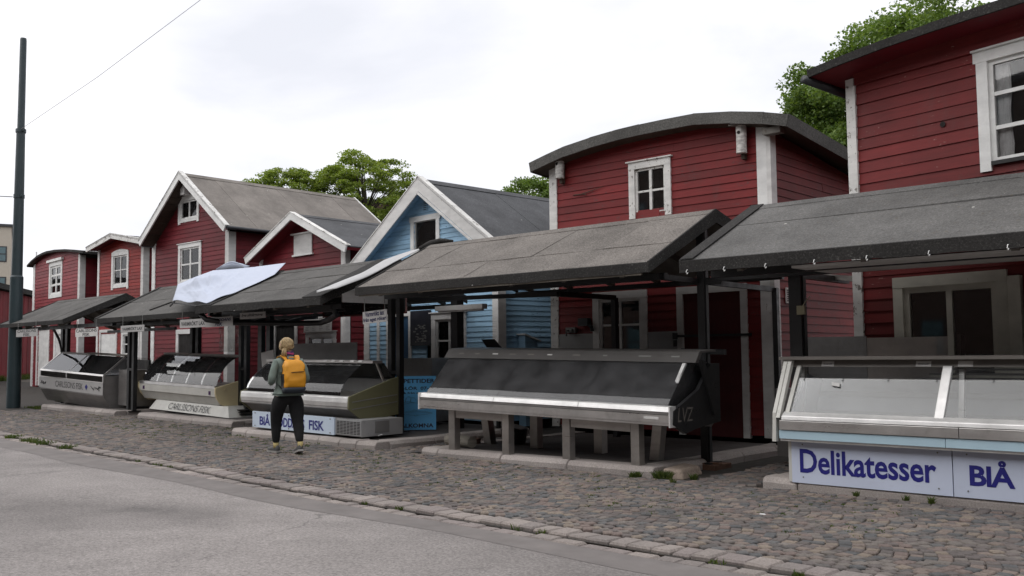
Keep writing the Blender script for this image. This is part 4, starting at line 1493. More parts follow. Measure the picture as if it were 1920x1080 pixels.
# ------------------------------------------------------------ cloths on the roofs
lo = [(-18.95, 9.98, 2.70), (-17.7, 9.72, 2.62), (-16.75, 9.52, 2.55), (-16.55, 9.88, 2.71), (-16.45, 10.28, 2.88), (-16.4, 10.85, 3.16)]
hi = [(-19.75, 10.52, 3.13), (-19.35, 10.73, 3.29), (-18.85, 10.88, 3.41), (-18.4, 11.14, 3.43), (-17.8, 11.28, 3.44), (-16.8, 11.38, 3.46)]
def lerp(a, b, f): return tuple(x + (y - x) * f for x, y in zip(a, b))
def samp(c, u):
    k = u * (len(c) - 1)
    i = min(int(k), len(c) - 2)
    return lerp(c[i], c[i + 1], k - i)
rows_ = []
NR, NC = 40, 90
for r in range(NR + 1):
    f_ = r / NR
    row = []
    for k in range(NC + 1):
        u = k / NC
        p = lerp(samp(lo, u), samp(hi, u), f_)
        edge = math.sin(math.pi * f_) * math.sin(math.pi * min(1, u * 1.05))
        w = .10 * math.sin(u * 15 + f_ * 6 + 2 * math.sin(f_ * 4)) * math.exp(-((u - .25) / .22) ** 2) + .07 * math.sin(u * 8 - f_ * 10 + 1) * (1 - u) + .03 * math.sin(u * 34 + 3 * math.sin(f_ * 6)) * (1 - u) ** 2 + .018 * math.sin(f_ * 14 + u * 23) * (1 - u)
        ridge = .22 * math.exp(-((f_ - .55 - .3 * u) / .10) ** 2) * math.exp(-((u - .3) / .25) ** 2)
        cr = 0
        for (ca, cb, cc, amp) in ((6, 3, .4, .05), (11, -5, 1.9, .045), (17, 9, .2, .03), (25, -13, 2.2, .022), (5, 14, 3.0, .03)):
            q_ = math.sin(ca * u * 1.6 + cb * f_ + cc)
            cr += amp * (1 - abs(q_)) ** 3 * (1.15 - u)
        dz_ = edge * (w * .45 + ridge * .75 - .04 * u + cr) + .025 * math.sin(u * 26) * (1 - f_) * (1 - u)
        row.append((p[0], p[1] - .3 * dz_, p[2] + dz_ + .02))
    rows_.append(row)
mb = MB().grid(rows_)
tp = solo("tarpaulin", mb, M['tarp'], "pale blue cloth draped and crumpled over the gap between two dark canopies", "tarpaulin", smooth=True)
so = tp.modifiers.new("thick", 'SOLIDIFY'); so.thickness = .006
# bunched knot on the cloth
mb = MB()
mb2 = []
for k in range(11):
    a = k / 10
    mb2.append([(-18.95 + a * .62 + .03 * math.sin(j), 11.0 + .02 * j + .3 * a, 3.42 + .10 * math.sin(a * math.pi) * (1 + .5 * math.sin(j * 1.3)) + .05 * math.cos(j * .8) + .06 * a) for j in range(9)])
mb.grid(mb2)
L_ = tp.location
kn = part("bunched_fold", mb.xf(lambda x, y, z: (x - L_.x, y - L_.y, z - L_.z)), M['tarp'], tp, smooth=True)
so = kn.modifiers.new("thick", 'SOLIDIFY'); so.thickness = .02
mb = MB()
for a, b in (((-19.25, 9.62, 2.52), (-18.75, 9.86, 2.68)), ((-18.9, 9.9, 2.60), (-18.7, 9.9, 2.70)), ((-18.75, 9.9, 2.66), (-16.8, 9.5, 2.50))):
    mb.bar(a, b, .025)
o = part("broken_strut", mb.xf(lambda x, y, z: (x - L_.x, y - L_.y, z - L_.z)), M['black'], tp)

# grey-white sheet over the gap between the two right-hand canopies
A_ = [(-13.02, 9.44, 2.545), (-12.95, 9.70, 2.67), (-12.85, 10.30, 2.94), (-12.88, 10.72, 3.14), (-12.55, 11.08, 3.30), (-12.12, 11.35, 3.43)]
B_ = [(-12.97, 9.41, 2.537), (-12.60, 9.53, 2.59), (-12.45, 10.05, 2.83), (-12.35, 10.58, 3.10), (-12.16, 11.12, 3.36), (-12.02, 11.3, 3.43)]
rows_ = []
for r in range(9):
    f_ = r / 8
    rows_.append([tuple(lerp(samp(A_, k / 30), samp(B_, k / 30), f_)[i] + ((.02 * math.sin(f_ * 7 + k * .3) + .03 * math.sin(math.pi * f_) + .022) if i == 2 else 0) for i in range(3)) for k in range(31)])
sh = solo("roof_sheet", MB().grid(rows_), M['sheet'], "long grey white sheet covering the joint between the brown canopy and its left neighbour", "roof sheet", smooth=True)
so = sh.modifiers.new("thick", 'SOLIDIFY'); so.thickness = .008
mb = MB()
mb.tube([(-12.16, 11.0, 3.37), (-12.1, 11.2, 3.47), (-12.0, 11.36, 3.52), (-11.75, 11.42, 3.50)], [.03, .05, .05, .02], 8)
L_ = sh.location
part("rolled_end", mb.xf(lambda x, y, z: (x - L_.x, y - L_.y, z - L_.z)), M['felt_edge'], sh, smooth=True)

# ============================================================ COUNTERS
def glass_box(parent, x0, x1, prof, th=.006, mat='glass_ctr', name="glass_pane", shear=0, xs=0):
    """a thin sheet of glass following a profile of (y, z)"""
    n = len(prof)
    up = []
    for i in range(n):
        a, b = Vector(prof[max(0, i - 1)]), Vector(prof[min(n - 1, i + 1)])
        d = (b - a).normalized()
        up.append((prof[i][0] - d.y * th, prof[i][1] + d.x * th))
    mb = MB()
    for i in range(n - 1):
        q = [prof[i], prof[i + 1], up[i + 1], up[i]]
        if i == 0: pass
        vs = [(x0, *q[0]), (x0, *q[1]), (x0, *q[2]), (x0, *q[3]), (x1, *q[0]), (x1, *q[1]), (x1, *q[2]), (x1, *q[3])]
        fs = [(0, 1, 5, 4), (2, 3, 7, 6)]
        if i == 0: fs.append((3, 0, 4, 7))
        if i == n - 2: fs.append((1, 2, 6, 5))
        fs += [(0, 3, 2, 1), (4, 5, 6, 7)]
        mb.add(vs, fs)
    if shear: mb.shear(shear, xs)
    return wpart(name, mb, M[mat], parent, smooth=False)

# ---- dark counter on steel legs
KB, XB = .0185, -8.4
t = thing("display_counter", "long dark glass fish counter standing on square steel legs", "counter", (-8.4, 10.1, .1), 0, "glass fronted fish counters")
def bp(name, mb, mat, par=None, **k):
    return wpart(name, mb.shear(KB, XB), M[mat], par or t, **k)
fr0, fr1 = -10.58, -6.16
mb = MB(); mb.prism_x(fr0, fr1, [(9.60, .685), (9.66, .66), (10.55, .60), (10.68, .70), (10.68, .80), (9.62, .80)])
bevel(bp("tub", mb, 'steel_dark'), .006)
mb = MB(); mb.prism_x(fr0, fr1, [(9.575, .665), (9.64, .655), (9.64, .70), (9.575, .695)])
bp("lower_rail", mb, 'alu')
mb = MB(); mb.prism_x(fr0, fr1, [(9.565, .697), (9.62, .697), (9.62, .795), (9.562, .79)])
rl = bp("bumper_panel", mb, 'alu')
mb = MB(); mb.box(-6.52, -6.31, 9.556, 9.566, .735, .765)
bp("maker_plate", mb, 'paper', rl)
mb = MB(); mb.prism_x(fr0, fr1, [(9.572, .797), (9.63, .797), (9.63, .825), (9.572, .822)])
bp("groove_strip", mb, 'steel_dark')
for a, b in ((fr0, -9.06), (-9.055, -7.55), (-7.545, fr1)):
    mb = MB(); mb.prism_x(a, b, [(9.562, .826), (9.66, .83), (9.69, .862), (9.655, .90), (9.585, .888)])
    bevel(bp("front_rail", mb, 'alu_bright'), .005)
for a in (fr0 - .02, fr1):
    mb = MB(); mb.box(a, a + .02, 9.55, 9.68, .645, .895)
    bp("end_bracket", mb, 'alu_bright')
mb = MB(); mb.prism_x(fr0 + .03, fr1 - .03, [(9.66, .81), (10.62, .83), (10.62, .86), (9.66, .85)])
bp("display_deck", mb, 'ctr_dark')
mb = MB(); mb.prism_x(fr0 + .03, fr1 - .03, [(10.60, .86), (10.66, .86), (10.66, 1.22), (10.60, 1.22)])
bp("back_panel", mb, 'ctr_dark')
mb = MB(); mb.prism_x(-10.62, -6.12, [(10.12, 1.415), (10.20, 1.41), (10.28, 1.535), (10.62, 1.55), (10.62, 1.575), (10.27, 1.56), (10.22, 1.545)])
vz = bp("visor", mb, 'visor')
for xx, w_, mt in ((-10.34, .10, 'visor_brown'), (-10.0, .10, 'visor_brown'), (-9.63, .11, 'paper'), (-9.28, .12, 'visor_brown'), (-8.93, .12, 'visor_brown'), (-8.56, .09, 'paper'), (-8.1, .13, 'visor_brown'), (-7.58, .07, 'iron'), (-7.0, .19, 'iron'), (-6.5, .12, 'iron')):
    mb = MB()
    d = Vector((0, .10, .13)).normalized()
    mb.hexa([(xx, 10.142, 1.437), (xx + w_, 10.142, 1.437), (xx + w_, 10.152, 1.432), (xx, 10.152, 1.432), (xx, 10.178, 1.493), (xx + w_, 10.178, 1.493), (xx + w_, 10.188, 1.488), (xx, 10.188, 1.488)])
    bp("price_tag", mb, mt, vz)
for a, b in ((-10.52, -9.07), (-9.065, -7.55), (-7.545, -6.24)):
    mb = MB()
    mb.hexa([(a, 9.655, .90), (b, 9.655, .90), (b, 9.662, .897), (a, 9.662, .897), (a + (b - a) * 0, 10.135, 1.42), (b, 10.135, 1.42), (b, 10.142, 1.416), (a, 10.142, 1.416)])
    bp("glass_pane", mb, 'glass_grey')
for a in (-10.52, -6.24):
    mb = MB()
    mb.prism_x(a - .004, a + .004, [(9.66, .89), (10.6, .89), (10.6, 1.41), (10.14, 1.41)])
    bp("end_glass", mb, 'glass_grey')
for a in (-6.30,):
    mb = MB(); mb.prism_x(a, a + .045, [(9.68, .885), (9.74, .885), (10.17, 1.405), (10.11, 1.405)])
    bp("edge_strip", mb, 'alu_bright')
mb = MB(); mb.prism_x(-6.18, -6.13, [(9.60, .68), (9.88, .555), (10.12, .60), (10.72, .66), (10.72, 1.40), (10.5, 1.40), (10.2, 1.08), (9.62, .84)])
ec = bp("side_panel", mb, 'endcap')
mb = MB(); mb.prism_x(-6.135, -6.09, [(10.5, .75), (10.62, .75), (10.3, 1.42), (10.2, 1.45)])
bp("end_support", mb, 'endcap')
# scratched graffiti on the black end
text_part(t, "LVZ", (-6.128, 9.70, .66), (0, 1, .0), (0, 0, 1), .36, .17, M['visor_brown'], name="scratched_letters", shear=.2)
# legs and cross rails
for a, b, two in ((-10.02, 9.74, 0), (-8.94, 9.74, 0), (-7.85, 9.74, 0), (-6.75, 9.74, 0)):
    mb = MB(); mb.box(a - .062, a + .062, b - .05, b + .065, .105, .66 - KB * (a - XB))
    wpart("leg", mb, M['steel'], t)
    mb = MB(); mb.box(a - .06, a + .06, b - .03, b + .07, .075, .11)
    wpart("foot", mb, M['endcap'], t)
for a, b in ((-9.25, 10.70), (-8.05, 10.70), (-10.25, 10.75), (-6.95, 10.45)):
    mb = MB()
    tl = .07 if a > -7 else (-.10 if a < -10 else 0)
    mb.hexa([(a - .07, b - .05, .09), (a + .07, b - .05, .09), (a + .07, b + .08, .09), (a - .07, b + .08, .09), (a - .07 + tl, b - .05, .62), (a + .07 + tl, b - .05, .62), (a + .07 + tl, b + .08, .62), (a - .07 + tl, b + .08, .62)])
    wpart("leg", mb, M['steel'], t)
for a, b in ((-9.945, -9.015), (-7.775, -6.825)):
    mb = MB(); mb.box(a, b, 9.70, 9.78, .545, .655)
    bp("cross_rail", mb, 'steel')

# ---- right white counter
t = thing("display_counter", "white and aluminium glass counter with delicatessen lettering, at the right edge", "counter", (-2.5, 10.0, .1), 0, "glass fronted fish counters")
xR = 1.4
mb = MB(); mb.box(-4.66, xR, 9.72, 10.70, .11, .56)
wpart("base_cabinet", mb, M['enamel_grey'], t)
mb = MB(); mb.box(-4.72, -4.665, 9.70, 10.72, .08, .57)
wpart("side_panel", mb, M['enamel'], t)
for a, b in ((-4.68, -3.018), (-3.008, -.9), (-.89, xR)):
    mb = MB(); mb.box(a, b, 9.69, 9.715, .075, .535)
    p_ = wpart("sign_panel", mb, M['sign_lilac'], t)
    for xx in (a + .13, b - .13):
        for zz in (.14, .49):
            mb = MB(); mb.tube([(xx, 9.688, zz), (xx, 9.684, zz)], .008, 6)
            wpart("screw", mb, M['iron'], p_)
text_part(t, "Delikatesser", (-4.585, 9.687, .185), (1, 0, 0), (0, 0, 1), 1.42, .258, M['ink_blue'], bold=.022, spacing=.98)
text_part(t, "BlÅ", (-2.86, 9.687, .195), (1, 0, 0), (0, 0, 1), .40, .255, M['ink_blue'], bold=.03, spacing=.95)
for s_, x_, w_ in (("HODDANS", -2.33, .92), ("FISK", -1.28, .43)):
    text_part(t, s_, (x_, 9.687, .195), (1, 0, 0), (0, 0, 1), w_, .19, M['ink_blue'], bold=.03, spacing=.95)
mb = MB(); mb.box(-4.75, xR, 9.58, 9.70, .528, .552)
wpart("drip_rail", mb, M['alu_bright'], t)
for a, b in ((-4.75, -3.03), (-3.024, xR)):
    mb = MB(); mb.box(a, b, 9.555, 9.72, .556, .645)
    wpart("blue_strip", mb, M['sign_sky'], t)
for a, b in ((-4.74, -2.90), (-2.894, xR)):
    mb = MB(); mb.box(a, b, 9.54, 9.72, .650, .752)
    bevel(wpart("bumper_panel", mb, M['alu'], t), .004)
mb = MB(); mb.prism_x(-4.72, xR, [(9.545, .756), (9.66, .756), (9.68, .815), (9.62, .845), (9.555, .80)])
bevel(wpart("front_rail", mb, M['alu_bright'], t), .006)
mb = MB(); mb.box(-4.68, xR, 9.64, 10.62, .58, .80)
wpart("tub", mb, M['ctr_light'], t)
mb = MB(); mb.prism_x(-4.66, xR, [(10.30, .80), (10.62, .80), (10.62, 1.17), (10.50, 1.17)])
lin = wpart("back_liner", mb, M['ctr_light'], t)
mb = MB(); mb.prism_x(-4.64, xR, [(10.385, .985), (10.402, .985), (10.432, 1.045), (10.415, 1.045)])
wpart("liner_groove", mb, M['ctr_grey'], lin)
mb = MB(); mb.prism_x(-4.64, xR, [(10.29, .80), (10.31, .80), (10.32, .83), (10.30, .83)])
wpart("liner_seam", mb, M['ctr_dark'], lin)
for i in range(9):
    for j in range(2):
        for k in range(2):
            xx = -4.15 + i * .54 + k * .07
            zz = .90 + j * .10
            mb = MB(); mb.box(xx, xx + .03, 10.33 + (zz - .8) * .54 - .004, 10.36 + (zz - .8) * .54, zz, zz + .03)
            if i < 5: wpart("liner_clip", mb, M['ctr_grey'], lin)
mb = MB(); mb.prism_x(-4.68, -4.665, [(9.66, .80), (10.5, .80), (10.5, 1.17), (10.1, 1.25), (9.85, .98)])
wpart("end_liner", mb, M['ctr_light'], t)
mb = MB(); mb.box(-4.88, xR, 9.86, 10.60, 1.405, 1.44)
wpart("top_board", mb, M['visor_brown'], t)
mb = MB(); mb.prism_x(-4.90, xR, [(9.945, 1.325), (9.97, 1.325), (10.0, 1.403), (9.97, 1.403)])
vz = wpart("visor", mb, M['visor_brown'], t)
for a, b, s_ in ((-4.42, -4.28, "Stekt sill"), (-3.41, -3.26, "Drömsill"), (-3.00, -2.86, "")):
    mb = MB(); mb.hexa([(a, 9.940, 1.332), (b, 9.940, 1.332), (b, 9.947, 1.332), (a, 9.947, 1.332), (a, 9.964, 1.385), (b, 9.964, 1.385), (b, 9.971, 1.385), (a, 9.971, 1.385)])
    wpart("price_tag", mb, M['paper'], vz)
    if s_:
        text_part(vz, s_, (a + .025, 9.9445, 1.350), (1, 0, 0), (0, .45, 1), b - a - .05, .018, M['ink_navy'])
mb = MB(); mb.hexa([(-4.25, 9.800, 1.13), (-4.16, 9.792, 1.115), (-4.16, 9.80, 1.115), (-4.25, 9.81, 1.13), (-4.255, 9.824, 1.165), (-4.165, 9.816, 1.155), (-4.165, 9.824, 1.155), (-4.255, 9.832, 1.165)])
wpart("stray_tag", mb, M['paper'], t)
for a, b in ((-4.66, -3.14), (-3.05, xR)):
    glass_box(t, a, b, [(9.63, .835), (9.967, 1.345)], .006, 'glass_ctr')
mb = MB(); mb.prism_x(-3.14, -3.05, [(9.595, .83), (9.66, .83), (9.997, 1.34), (9.932, 1.34)])
bevel(wpart("mullion", mb, M['alu_bright'], t), .006)
mb = MB(); mb.prism_x(-4.70, -4.655, [(9.605, .835), (9.655, .835), (9.987, 1.34), (9.937, 1.34)])
wpart("edge_strip", mb, M['enamel'], t)
for a, off, z0_ in ((-4.76, 0, .78), (-4.81, .0, .52)):
    mb = MB(); mb.prism_x(a - .02, a + .022, [(9.545 + off, z0_), (9.61 + off, z0_), (9.63, .82), (9.955, 1.40), (9.885, 1.40), (9.57, .83)])
    wpart("end_frame", mb, M['enamel'], t)
mb = MB(); mb.prism_x(-4.70, -4.66, [(9.95, .82), (10.01, .82), (10.12, 1.38), (10.06, 1.38)])
wpart("inner_bracket", mb, M['alu'], t)
mb = MB(); mb.prism_x(-3.02, -2.97, [(9.95, .82), (10.01, .82), (10.12, 1.38), (10.06, 1.38)])
wpart("inner_bracket", mb, M['alu'], t)
for i in range(3):
    mb = MB(); mb.box(-3.6 + i * .12, .8, 10.52 + i * .03, 10.66, 1.18 + i * .05, 1.20 + i * .05)
    wpart("stacked_shelf", mb, M['steel_dark'], t)

# ---- counter with olive end (behind the woman)
KC = .012
t = thing("display_counter", "curved glass counter with an olive end panel, behind the walking woman", "counter", (-14.0, 10.0, .17), 0, "glass fronted fish counters")
def cp(name, mb, mat, par=None, **k):
    return wpart(name, mb.shear(KC, -14.0), M[mat], par or t, **k)
xa, xb = -15.68, -12.45
mb = MB(); mb.box(-15.2, -12.10, 9.68, 10.55, .20, .47)
cp("base_cabinet", mb, 'enamel_grey')
mb = MB(); mb.box(-15.26, -12.80, 9.645, 9.675, .195, .485)
p_ = cp("sign_panel", mb, 'sign_pale')
for xx in (-15.17, -14.1, -12.9):
    for zz in (.225, .455):
        mb = MB(); mb.tube([(xx, 9.643, zz), (xx, 9.637, zz)], .013, 6)
        cp("screw", mb, 'iron', p_)
for s_, x_, w_, h_ in (("BlÅ", -15.02, .34, .205), ("HODDANS", -14.56, .93, .165), ("FISK", -13.50, .43, .165)):
    text_part(t, s_, (x_, 9.641, .245 - KC * (x_ + 14.0)), (1, 0, -KC), (0, 0, 1), w_, h_, M['ink_blue'], bold=.02, spacing=.95)
mb = MB(); mb.box(-12.79, -12.11, 9.668, 9.678, .215, .455)
v = cp("vent_plate", mb, 'enamel_grey')
mb = MB()
for i in range(7):
    for j in range(9):
        mb.box(-12.75 + i * .09, -12.70 + i * .09 + .02, 9.664, 9.668, .232 + j * .024, .244 + j * .024)
o = cp("vent_slots", mb, 'void', v)
o['kind'] = 'stuff'
mb = MB(); mb.box(-12.095, -12.09, 9.95, 10.25, .25, .44)
cp("side_hatch", mb, 'ctr_grey')
mb = MB(); mb.prism_x(xa, xb, [(9.72, .625), (9.92, .46), (10.6, .46), (10.72, .75), (10.72, .82), (9.72, .80)])
cp("tub", mb, 'ctr_grey')
mb = MB(); mb.prism_x(xa, xb, [(9.665, .635), (9.72, .615), (9.74, .66), (9.74, .82), (9.70, .845), (9.655, .825), (9.645, .74)])
bevel(cp("bumper_rail", mb, 'alu_bright'), .008)
mb = MB(); mb.box(xa, xb, 9.655, 9.70, .66, .675)
cp("bumper_groove", mb, 'steel_dark')
mb = MB(); mb.prism_x(xa + .05, xb - .05, [(9.72, .805), (10.70, .83), (10.70, .86), (9.72, .835)])
cp("display_deck", mb, 'steel')
mb = MB(); mb.prism_x(xa + .05, xb - .05, [(10.62, .86), (10.68, .86), (10.68, 1.10), (10.62, 1.10)])
cp("back_panel", mb, 'ctr_dark')
arc = [(9.735, .845), (9.748, .90), (9.772, .96), (9.815, 1.03), (9.875, 1.10), (9.95, 1.175), (10.04, 1.25), (10.135, 1.32), (10.24, 1.385), (10.30, 1.418)]
xs_ = [xa + .05, -14.25, -12.75]
for a, b in zip(xs_[:-1], xs_[1:]):
    glass_box(t, a + .003, b - .003, arc, .006, 'glass_ctr', "curved_glass", KC, -14.0)
mb = MB(); mb.box(xa + .0, xb - .02, 10.20, 10.42, 1.385, 1.43)
sh_ = cp("top_shelf", mb, 'alu')
for xx in (-13.85, -13.62, -13.38, -13.08, -12.85):
    mb = MB(); mb.hexa([(xx, 10.19, 1.40), (xx + .11, 10.19, 1.40), (xx + .11, 10.20, 1.43), (xx, 10.20, 1.43), (xx, 10.20, 1.435), (xx + .11, 10.20, 1.435), (xx + .11, 10.28, 1.436), (xx, 10.28, 1.436)])
    cp("price_tag", mb, 'paper', sh_)
for xx in (-15.2, -13.9, -12.55):
    mb = MB(); mb.bar((xx, 10.35, 1.39), (xx, 10.62, .86), .03)
    cp("strut", mb, 'alu')
prof = [(9.66, .84), (9.645, .64), (9.70, .60), (9.97, .41), (10.75, .50), (10.80, 1.16), (10.60, 1.12)]
for a in (xa - .035, xb):
    mb = MB(); mb.prism_x(a, a + .035, prof)
    bevel(cp("end_panel", mb, 'olive'), .008)
for zz in (.70, .82):
    mb = MB(); mb.bar((xb + .036, 9.72, zz - .07), (xb + .036, 10.7, zz + .02), .012)
    cp("end_groove", mb, 'ctr_dark')
glass_box(t, xa, xb, [(10.66, 1.10), (10.44, 1.385)], .006, 'glass_ctr', "back_glass", KC, -14.0)

# ---- cream sided counter
KD = .026
t = thing("display_counter", "cream ended curved glass counter with black lettering on its tapered white base", "counter", (-20.2, 11.2, .2), 0, "glass fronted fish counters")
def dp(name, mb, mat, par=None, **k):
    return wpart(name, mb.shear(KD, -20.2), M[mat], par or t, **k)
xa, xb = -22.25, -18.75
mb = MB(); mb.hexa([(-21.8, 10.92, .235), (-18.2, 10.92, .235), (-18.2, 11.7, .235), (-21.8, 11.7, .235), (-21.62, 11.02, .46), (-18.4, 11.02, .46), (-18.4, 11.7, .46), (-21.62, 11.7, .46)])
dp("base_plinth", mb, 'enamel')
mb = MB()
for zz in (.28, .33, .38):
    mb.box(-18.36, -18.19, 11.2, 11.6, zz, zz + .015)
o = dp("vent_slots", mb, 'void')
o['kind'] = 'stuff'
text_part(t, "CARLSSONS FISK", (-20.9, 10.920, .300), (1, 0, -KD), (0, .444, 1), 1.85, .155, M['ink_black'], bold=-.006, spacing=.95, shear=.12)
mb = MB(); mb.prism_x(xa, xb, [(10.92, .66), (11.02, .47), (11.75, .47), (11.9, .80), (11.9, .88), (10.92, .84)])
dp("tub", mb, 'enamel')
mb = MB(); mb.prism_x(xa, xb, [(10.895, .665), (10.95, .655), (10.95, .83), (10.89, .83)])
bd = dp("front_band", mb, 'enamel')
for xx in (xa + .18, xb - .25):
    mb = MB(); mb.box(xx, xx + .08, 10.884, 10.892, .70, .78)
    dp("badge", mb, 'scarf', bd)
mb = MB(); mb.prism_x(xa, xb, [(10.885, .834), (10.95, .834), (10.965, .90), (10.89, .895)])
dp("bumper_rail", mb, 'alu')
mb = MB(); mb.prism_x(xa + .05, xb - .05, [(10.95, .87), (11.9, .88), (11.9, .91), (10.95, .895)])
dp("display_deck", mb, 'steel_dark')
arc = [(10.955 + .64 * (.35 * f + .65 * (1 - math.cos(f * math.pi / 2))), .90 + .66 * (.25 * f + .75 * math.sin(f * math.pi / 2))) for f in np.linspace(0, 1, 11)]
n = 5
for i in range(n):
    a = xa + .03 + (xb - xa - .06) * i / n
    b = xa + .03 + (xb - xa - .06) * (i + 1) / n
    glass_box(t, a + .002, b - .002, arc, .006, 'glass_ctr', "curved_glass", KD, -20.2)
mb = MB(); mb.box(xa, xb - .03, 11.50, 11.78, 1.535, 1.575)
dp("top_shelf", mb, 'visor_brown')
for xx in (-21.4, -20.1, -18.9):
    mb = MB(); mb.bar((xx, 11.6, 1.53), (xx, 11.85, .9), .03)
    dp("strut", mb, 'alu')
prof = [(10.88, .86), (10.88, .74), (10.93, .60), (11.02, .50), (11.14, .42), (11.30, .40), (11.9, .46), (11.95, 1.06), (11.55, 1.02)]
for a in (xa - .05, xb):
    mb = MB(); mb.prism_x(a, a + .05, prof)
    e_ = bevel(dp("end_panel", mb, 'cream'), .012)
    for yy, zz in ((11.12, .82), (11.25, .60)):
        mb = MB(); mb.tube([(xb + .05, yy, zz), (xb + .06, yy, zz)], .022, 8)
        if a > -20: dp("bolt_cap", mb, 'cream', e_)

# ---- steel counter at the far end
KE = .036
t = thing("display_counter", "dull steel flat glass counter with a white lettered band, nearest the green pole", "counter", (-25.6, 10.9, .2), 0, "glass fronted fish counters")
def ep(name, mb, mat, par=None, **k):
    return wpart(name, mb.shear(KE, -25.6), M[mat], par or t, **k)
xa, xb = -27.72, -23.72
mb = MB(); mb.prism_x(xa, xb, [(10.66, .60), (10.86, .265), (12.0, .265), (12.1, 1.13), (10.66, 1.10)])
ep("body", mb, 'steel_dark')
mb = MB(); mb.prism_x(xa - .01, xb + .01, [(10.64, .63), (10.655, .63), (10.655, .925), (10.64, .925)])
bn = ep("lettered_band", mb, 'sign_grey')
text_part(t, "CARLSSONS FISK", (-26.62, 10.636, .74), (1, 0, -KE), (0, 0, 1), 1.75, .165, M['ink_black'], bold=-.002, spacing=.92)
# small scribbled fish drawings on the band
def squiggle(x0_, w_, h_, z_, n_, seed, yy=10.634):
    r_ = random.Random(seed)
    pts = [(x0_ + w_ * k / n_, yy, z_ + h_ * (r_.random() - .5)) for k in range(n_ + 1)]
    mb = MB()
    for a, b in zip(pts[:-1], pts[1:]):
        mb.bar(a, b, .012, .003)
    return mb
for x0_, mt in ((-27.62, 'ink_black'), (-27.45, 'ink_black'), (-24.40, 'ink_black'), (-24.15, 'ink_black')):
    ep("drawing", squiggle(x0_, .22, .12, .78, 7, int(-x0_ * 10)), mt, bn)
mb = MB(); mb.hexa([(-24.75, 10.632, .79), (-24.66, 10.632, .71), (-24.66, 10.636, .71), (-24.75, 10.636, .79), (-24.66, 10.632, .86), (-24.58, 10.632, .80), (-24.58, 10.636, .80), (-24.66, 10.636, .86)])
ep("drawing", mb, 'ink_blue', bn)
mb = MB(); mb.box(-23.95, -23.82, 10.632, 10.636, .80, .84); mb.box(-23.93, -23.90, 10.632, 10.636, .72, .80)
ep("drawing", mb, 'ink_black', bn)
mb = MB(); mb.prism_x(xa, xb, [(10.645, .93), (10.70, .93), (10.70, .955), (10.645, .955)])
ep("lower_rail", mb, 'alu')
for a, b in ((xa + .03, -25.98), (-25.93, xb - .03)):
    mb = MB(); mb.box(a, b, 10.66, 10.666, .957, 1.10)
    ep("window_strip", mb, 'glass_grey')
for a in (xa, -25.98, xb - .04):
    mb = MB(); mb.box(a, a + .045, 10.65, 10.68, .955, 1.11)
    ep("strip_post", mb, 'alu')
mb = MB(); mb.prism_x(xa, xb, [(10.64, 1.105), (10.70, 1.105), (10.72, 1.15), (10.66, 1.15)])
ep("front_rail", mb, 'alu')
for a, b in ((xa + .03, -25.93), (-25.89, xb - .05)):
    glass_box(t, a, b, [(10.69, 1.145), (11.22, 1.585)], .006, 'glass_ctr', "glass_pane", KE, -25.6)
for a in (xa, -25.93, xb - .05):
    mb = MB(); mb.prism_x(a, a + .04, [(10.67, 1.14), (10.72, 1.14), (11.25, 1.585), (11.20, 1.595)])
    ep("glass_bar", mb, 'alu')
mb = MB(); mb.box(xa + .1, -25.8, 11.20, 11.36, 1.575, 1.62)
ep("top_cap", mb, 'sign_grey')
mb = MB(); mb.box(-26.1, xb - .1, 11.24, 11.5, 1.60, 1.645)
ep("top_board", mb, 'soffit')
mb = MB(); mb.prism_x(xb - .012, xb, [(10.72, 1.14), (11.24, 1.57), (11.9, 1.57), (11.9, 1.12)])
ep("end_glass", mb, 'glass_grey')
mb = MB(); mb.prism_x(xa, xb, [(11.86, 1.12), (11.92, 1.12), (11.92, 1.5), (11.86, 1.5)])
ep("back_panel", mb, 'ctr_dark')
mb = MB(); mb.prism_x(xa + .1, xb - .1, [(10.75, 1.12), (11.86, 1.14), (11.86, 1.16), (10.75, 1.13)])
ep("display_deck", mb, 'ctr_light')
for xx, ht in ((-27.3, .10), (-24.2, .05)):
    mb = MB(); mb.box(xx, xx + .25, 10.9, 11.1, .24, .268)
    ep("support_block", mb, 'log')
mb = MB(); mb.box(-23.6, -22.7, 11.0, 12.4, .3, 1.2)
solo("side_cabinet", mb, M['steel_dark'], "dull grey cabinet standing between the steel counter and the cream sided one", "cabinet")
# ============================================================ HANGING SIGNS
def hang_sign(label, x0, x1, y, z0, z1, lines, mat='sign_grey', ink='ink_black', tilt=0.0, group="signs hanging under the eaves", shear=0, bold=.004, margin=.07):
    t = thing("hanging_sign", label, "sign", ((x0 + x1) / 2, y, z0), 0, group)
    w, h = x1 - x0, z1 - z0
    t.rotation_euler = (0, -tilt, 0)
    part("board", MB().box(-w / 2, w / 2, -.006, .006, 0, h), M[mat], t)
    mb = MB()
    for s_ in (-1, 1):
        mb.tube([(s_ * w * .42, 0, h - .02), (s_ * w * .42, 0, h + .22)], .006, 5)
    part("hanging_wire", mb, M['iron'], t)
    n = len(lines)
    for i, (s, fw) in enumerate(lines):
        hh = h * (.60 if n == 1 else .82 / n)
        zc = h * (1 - (i + .5) / n)
        text_part(t, s, (-w * fw / 2, -.0075, zc - hh / 2 * .9), (1, 0, 0), (0, 0, 1), w * fw, hh * .98, M[ink], world=False, shear=shear, bold=bold + .022)
    return t
hang_sign("small pale hot smoked salmon sign in two navy lines, hanging beside the thick black post", -12.16, -11.55, 9.75, 2.03, 2.23, [("Varmrökt lax", .80), ("från eget rökeri", .96)], ink='ink_navy', tilt=.05, bold=.012)
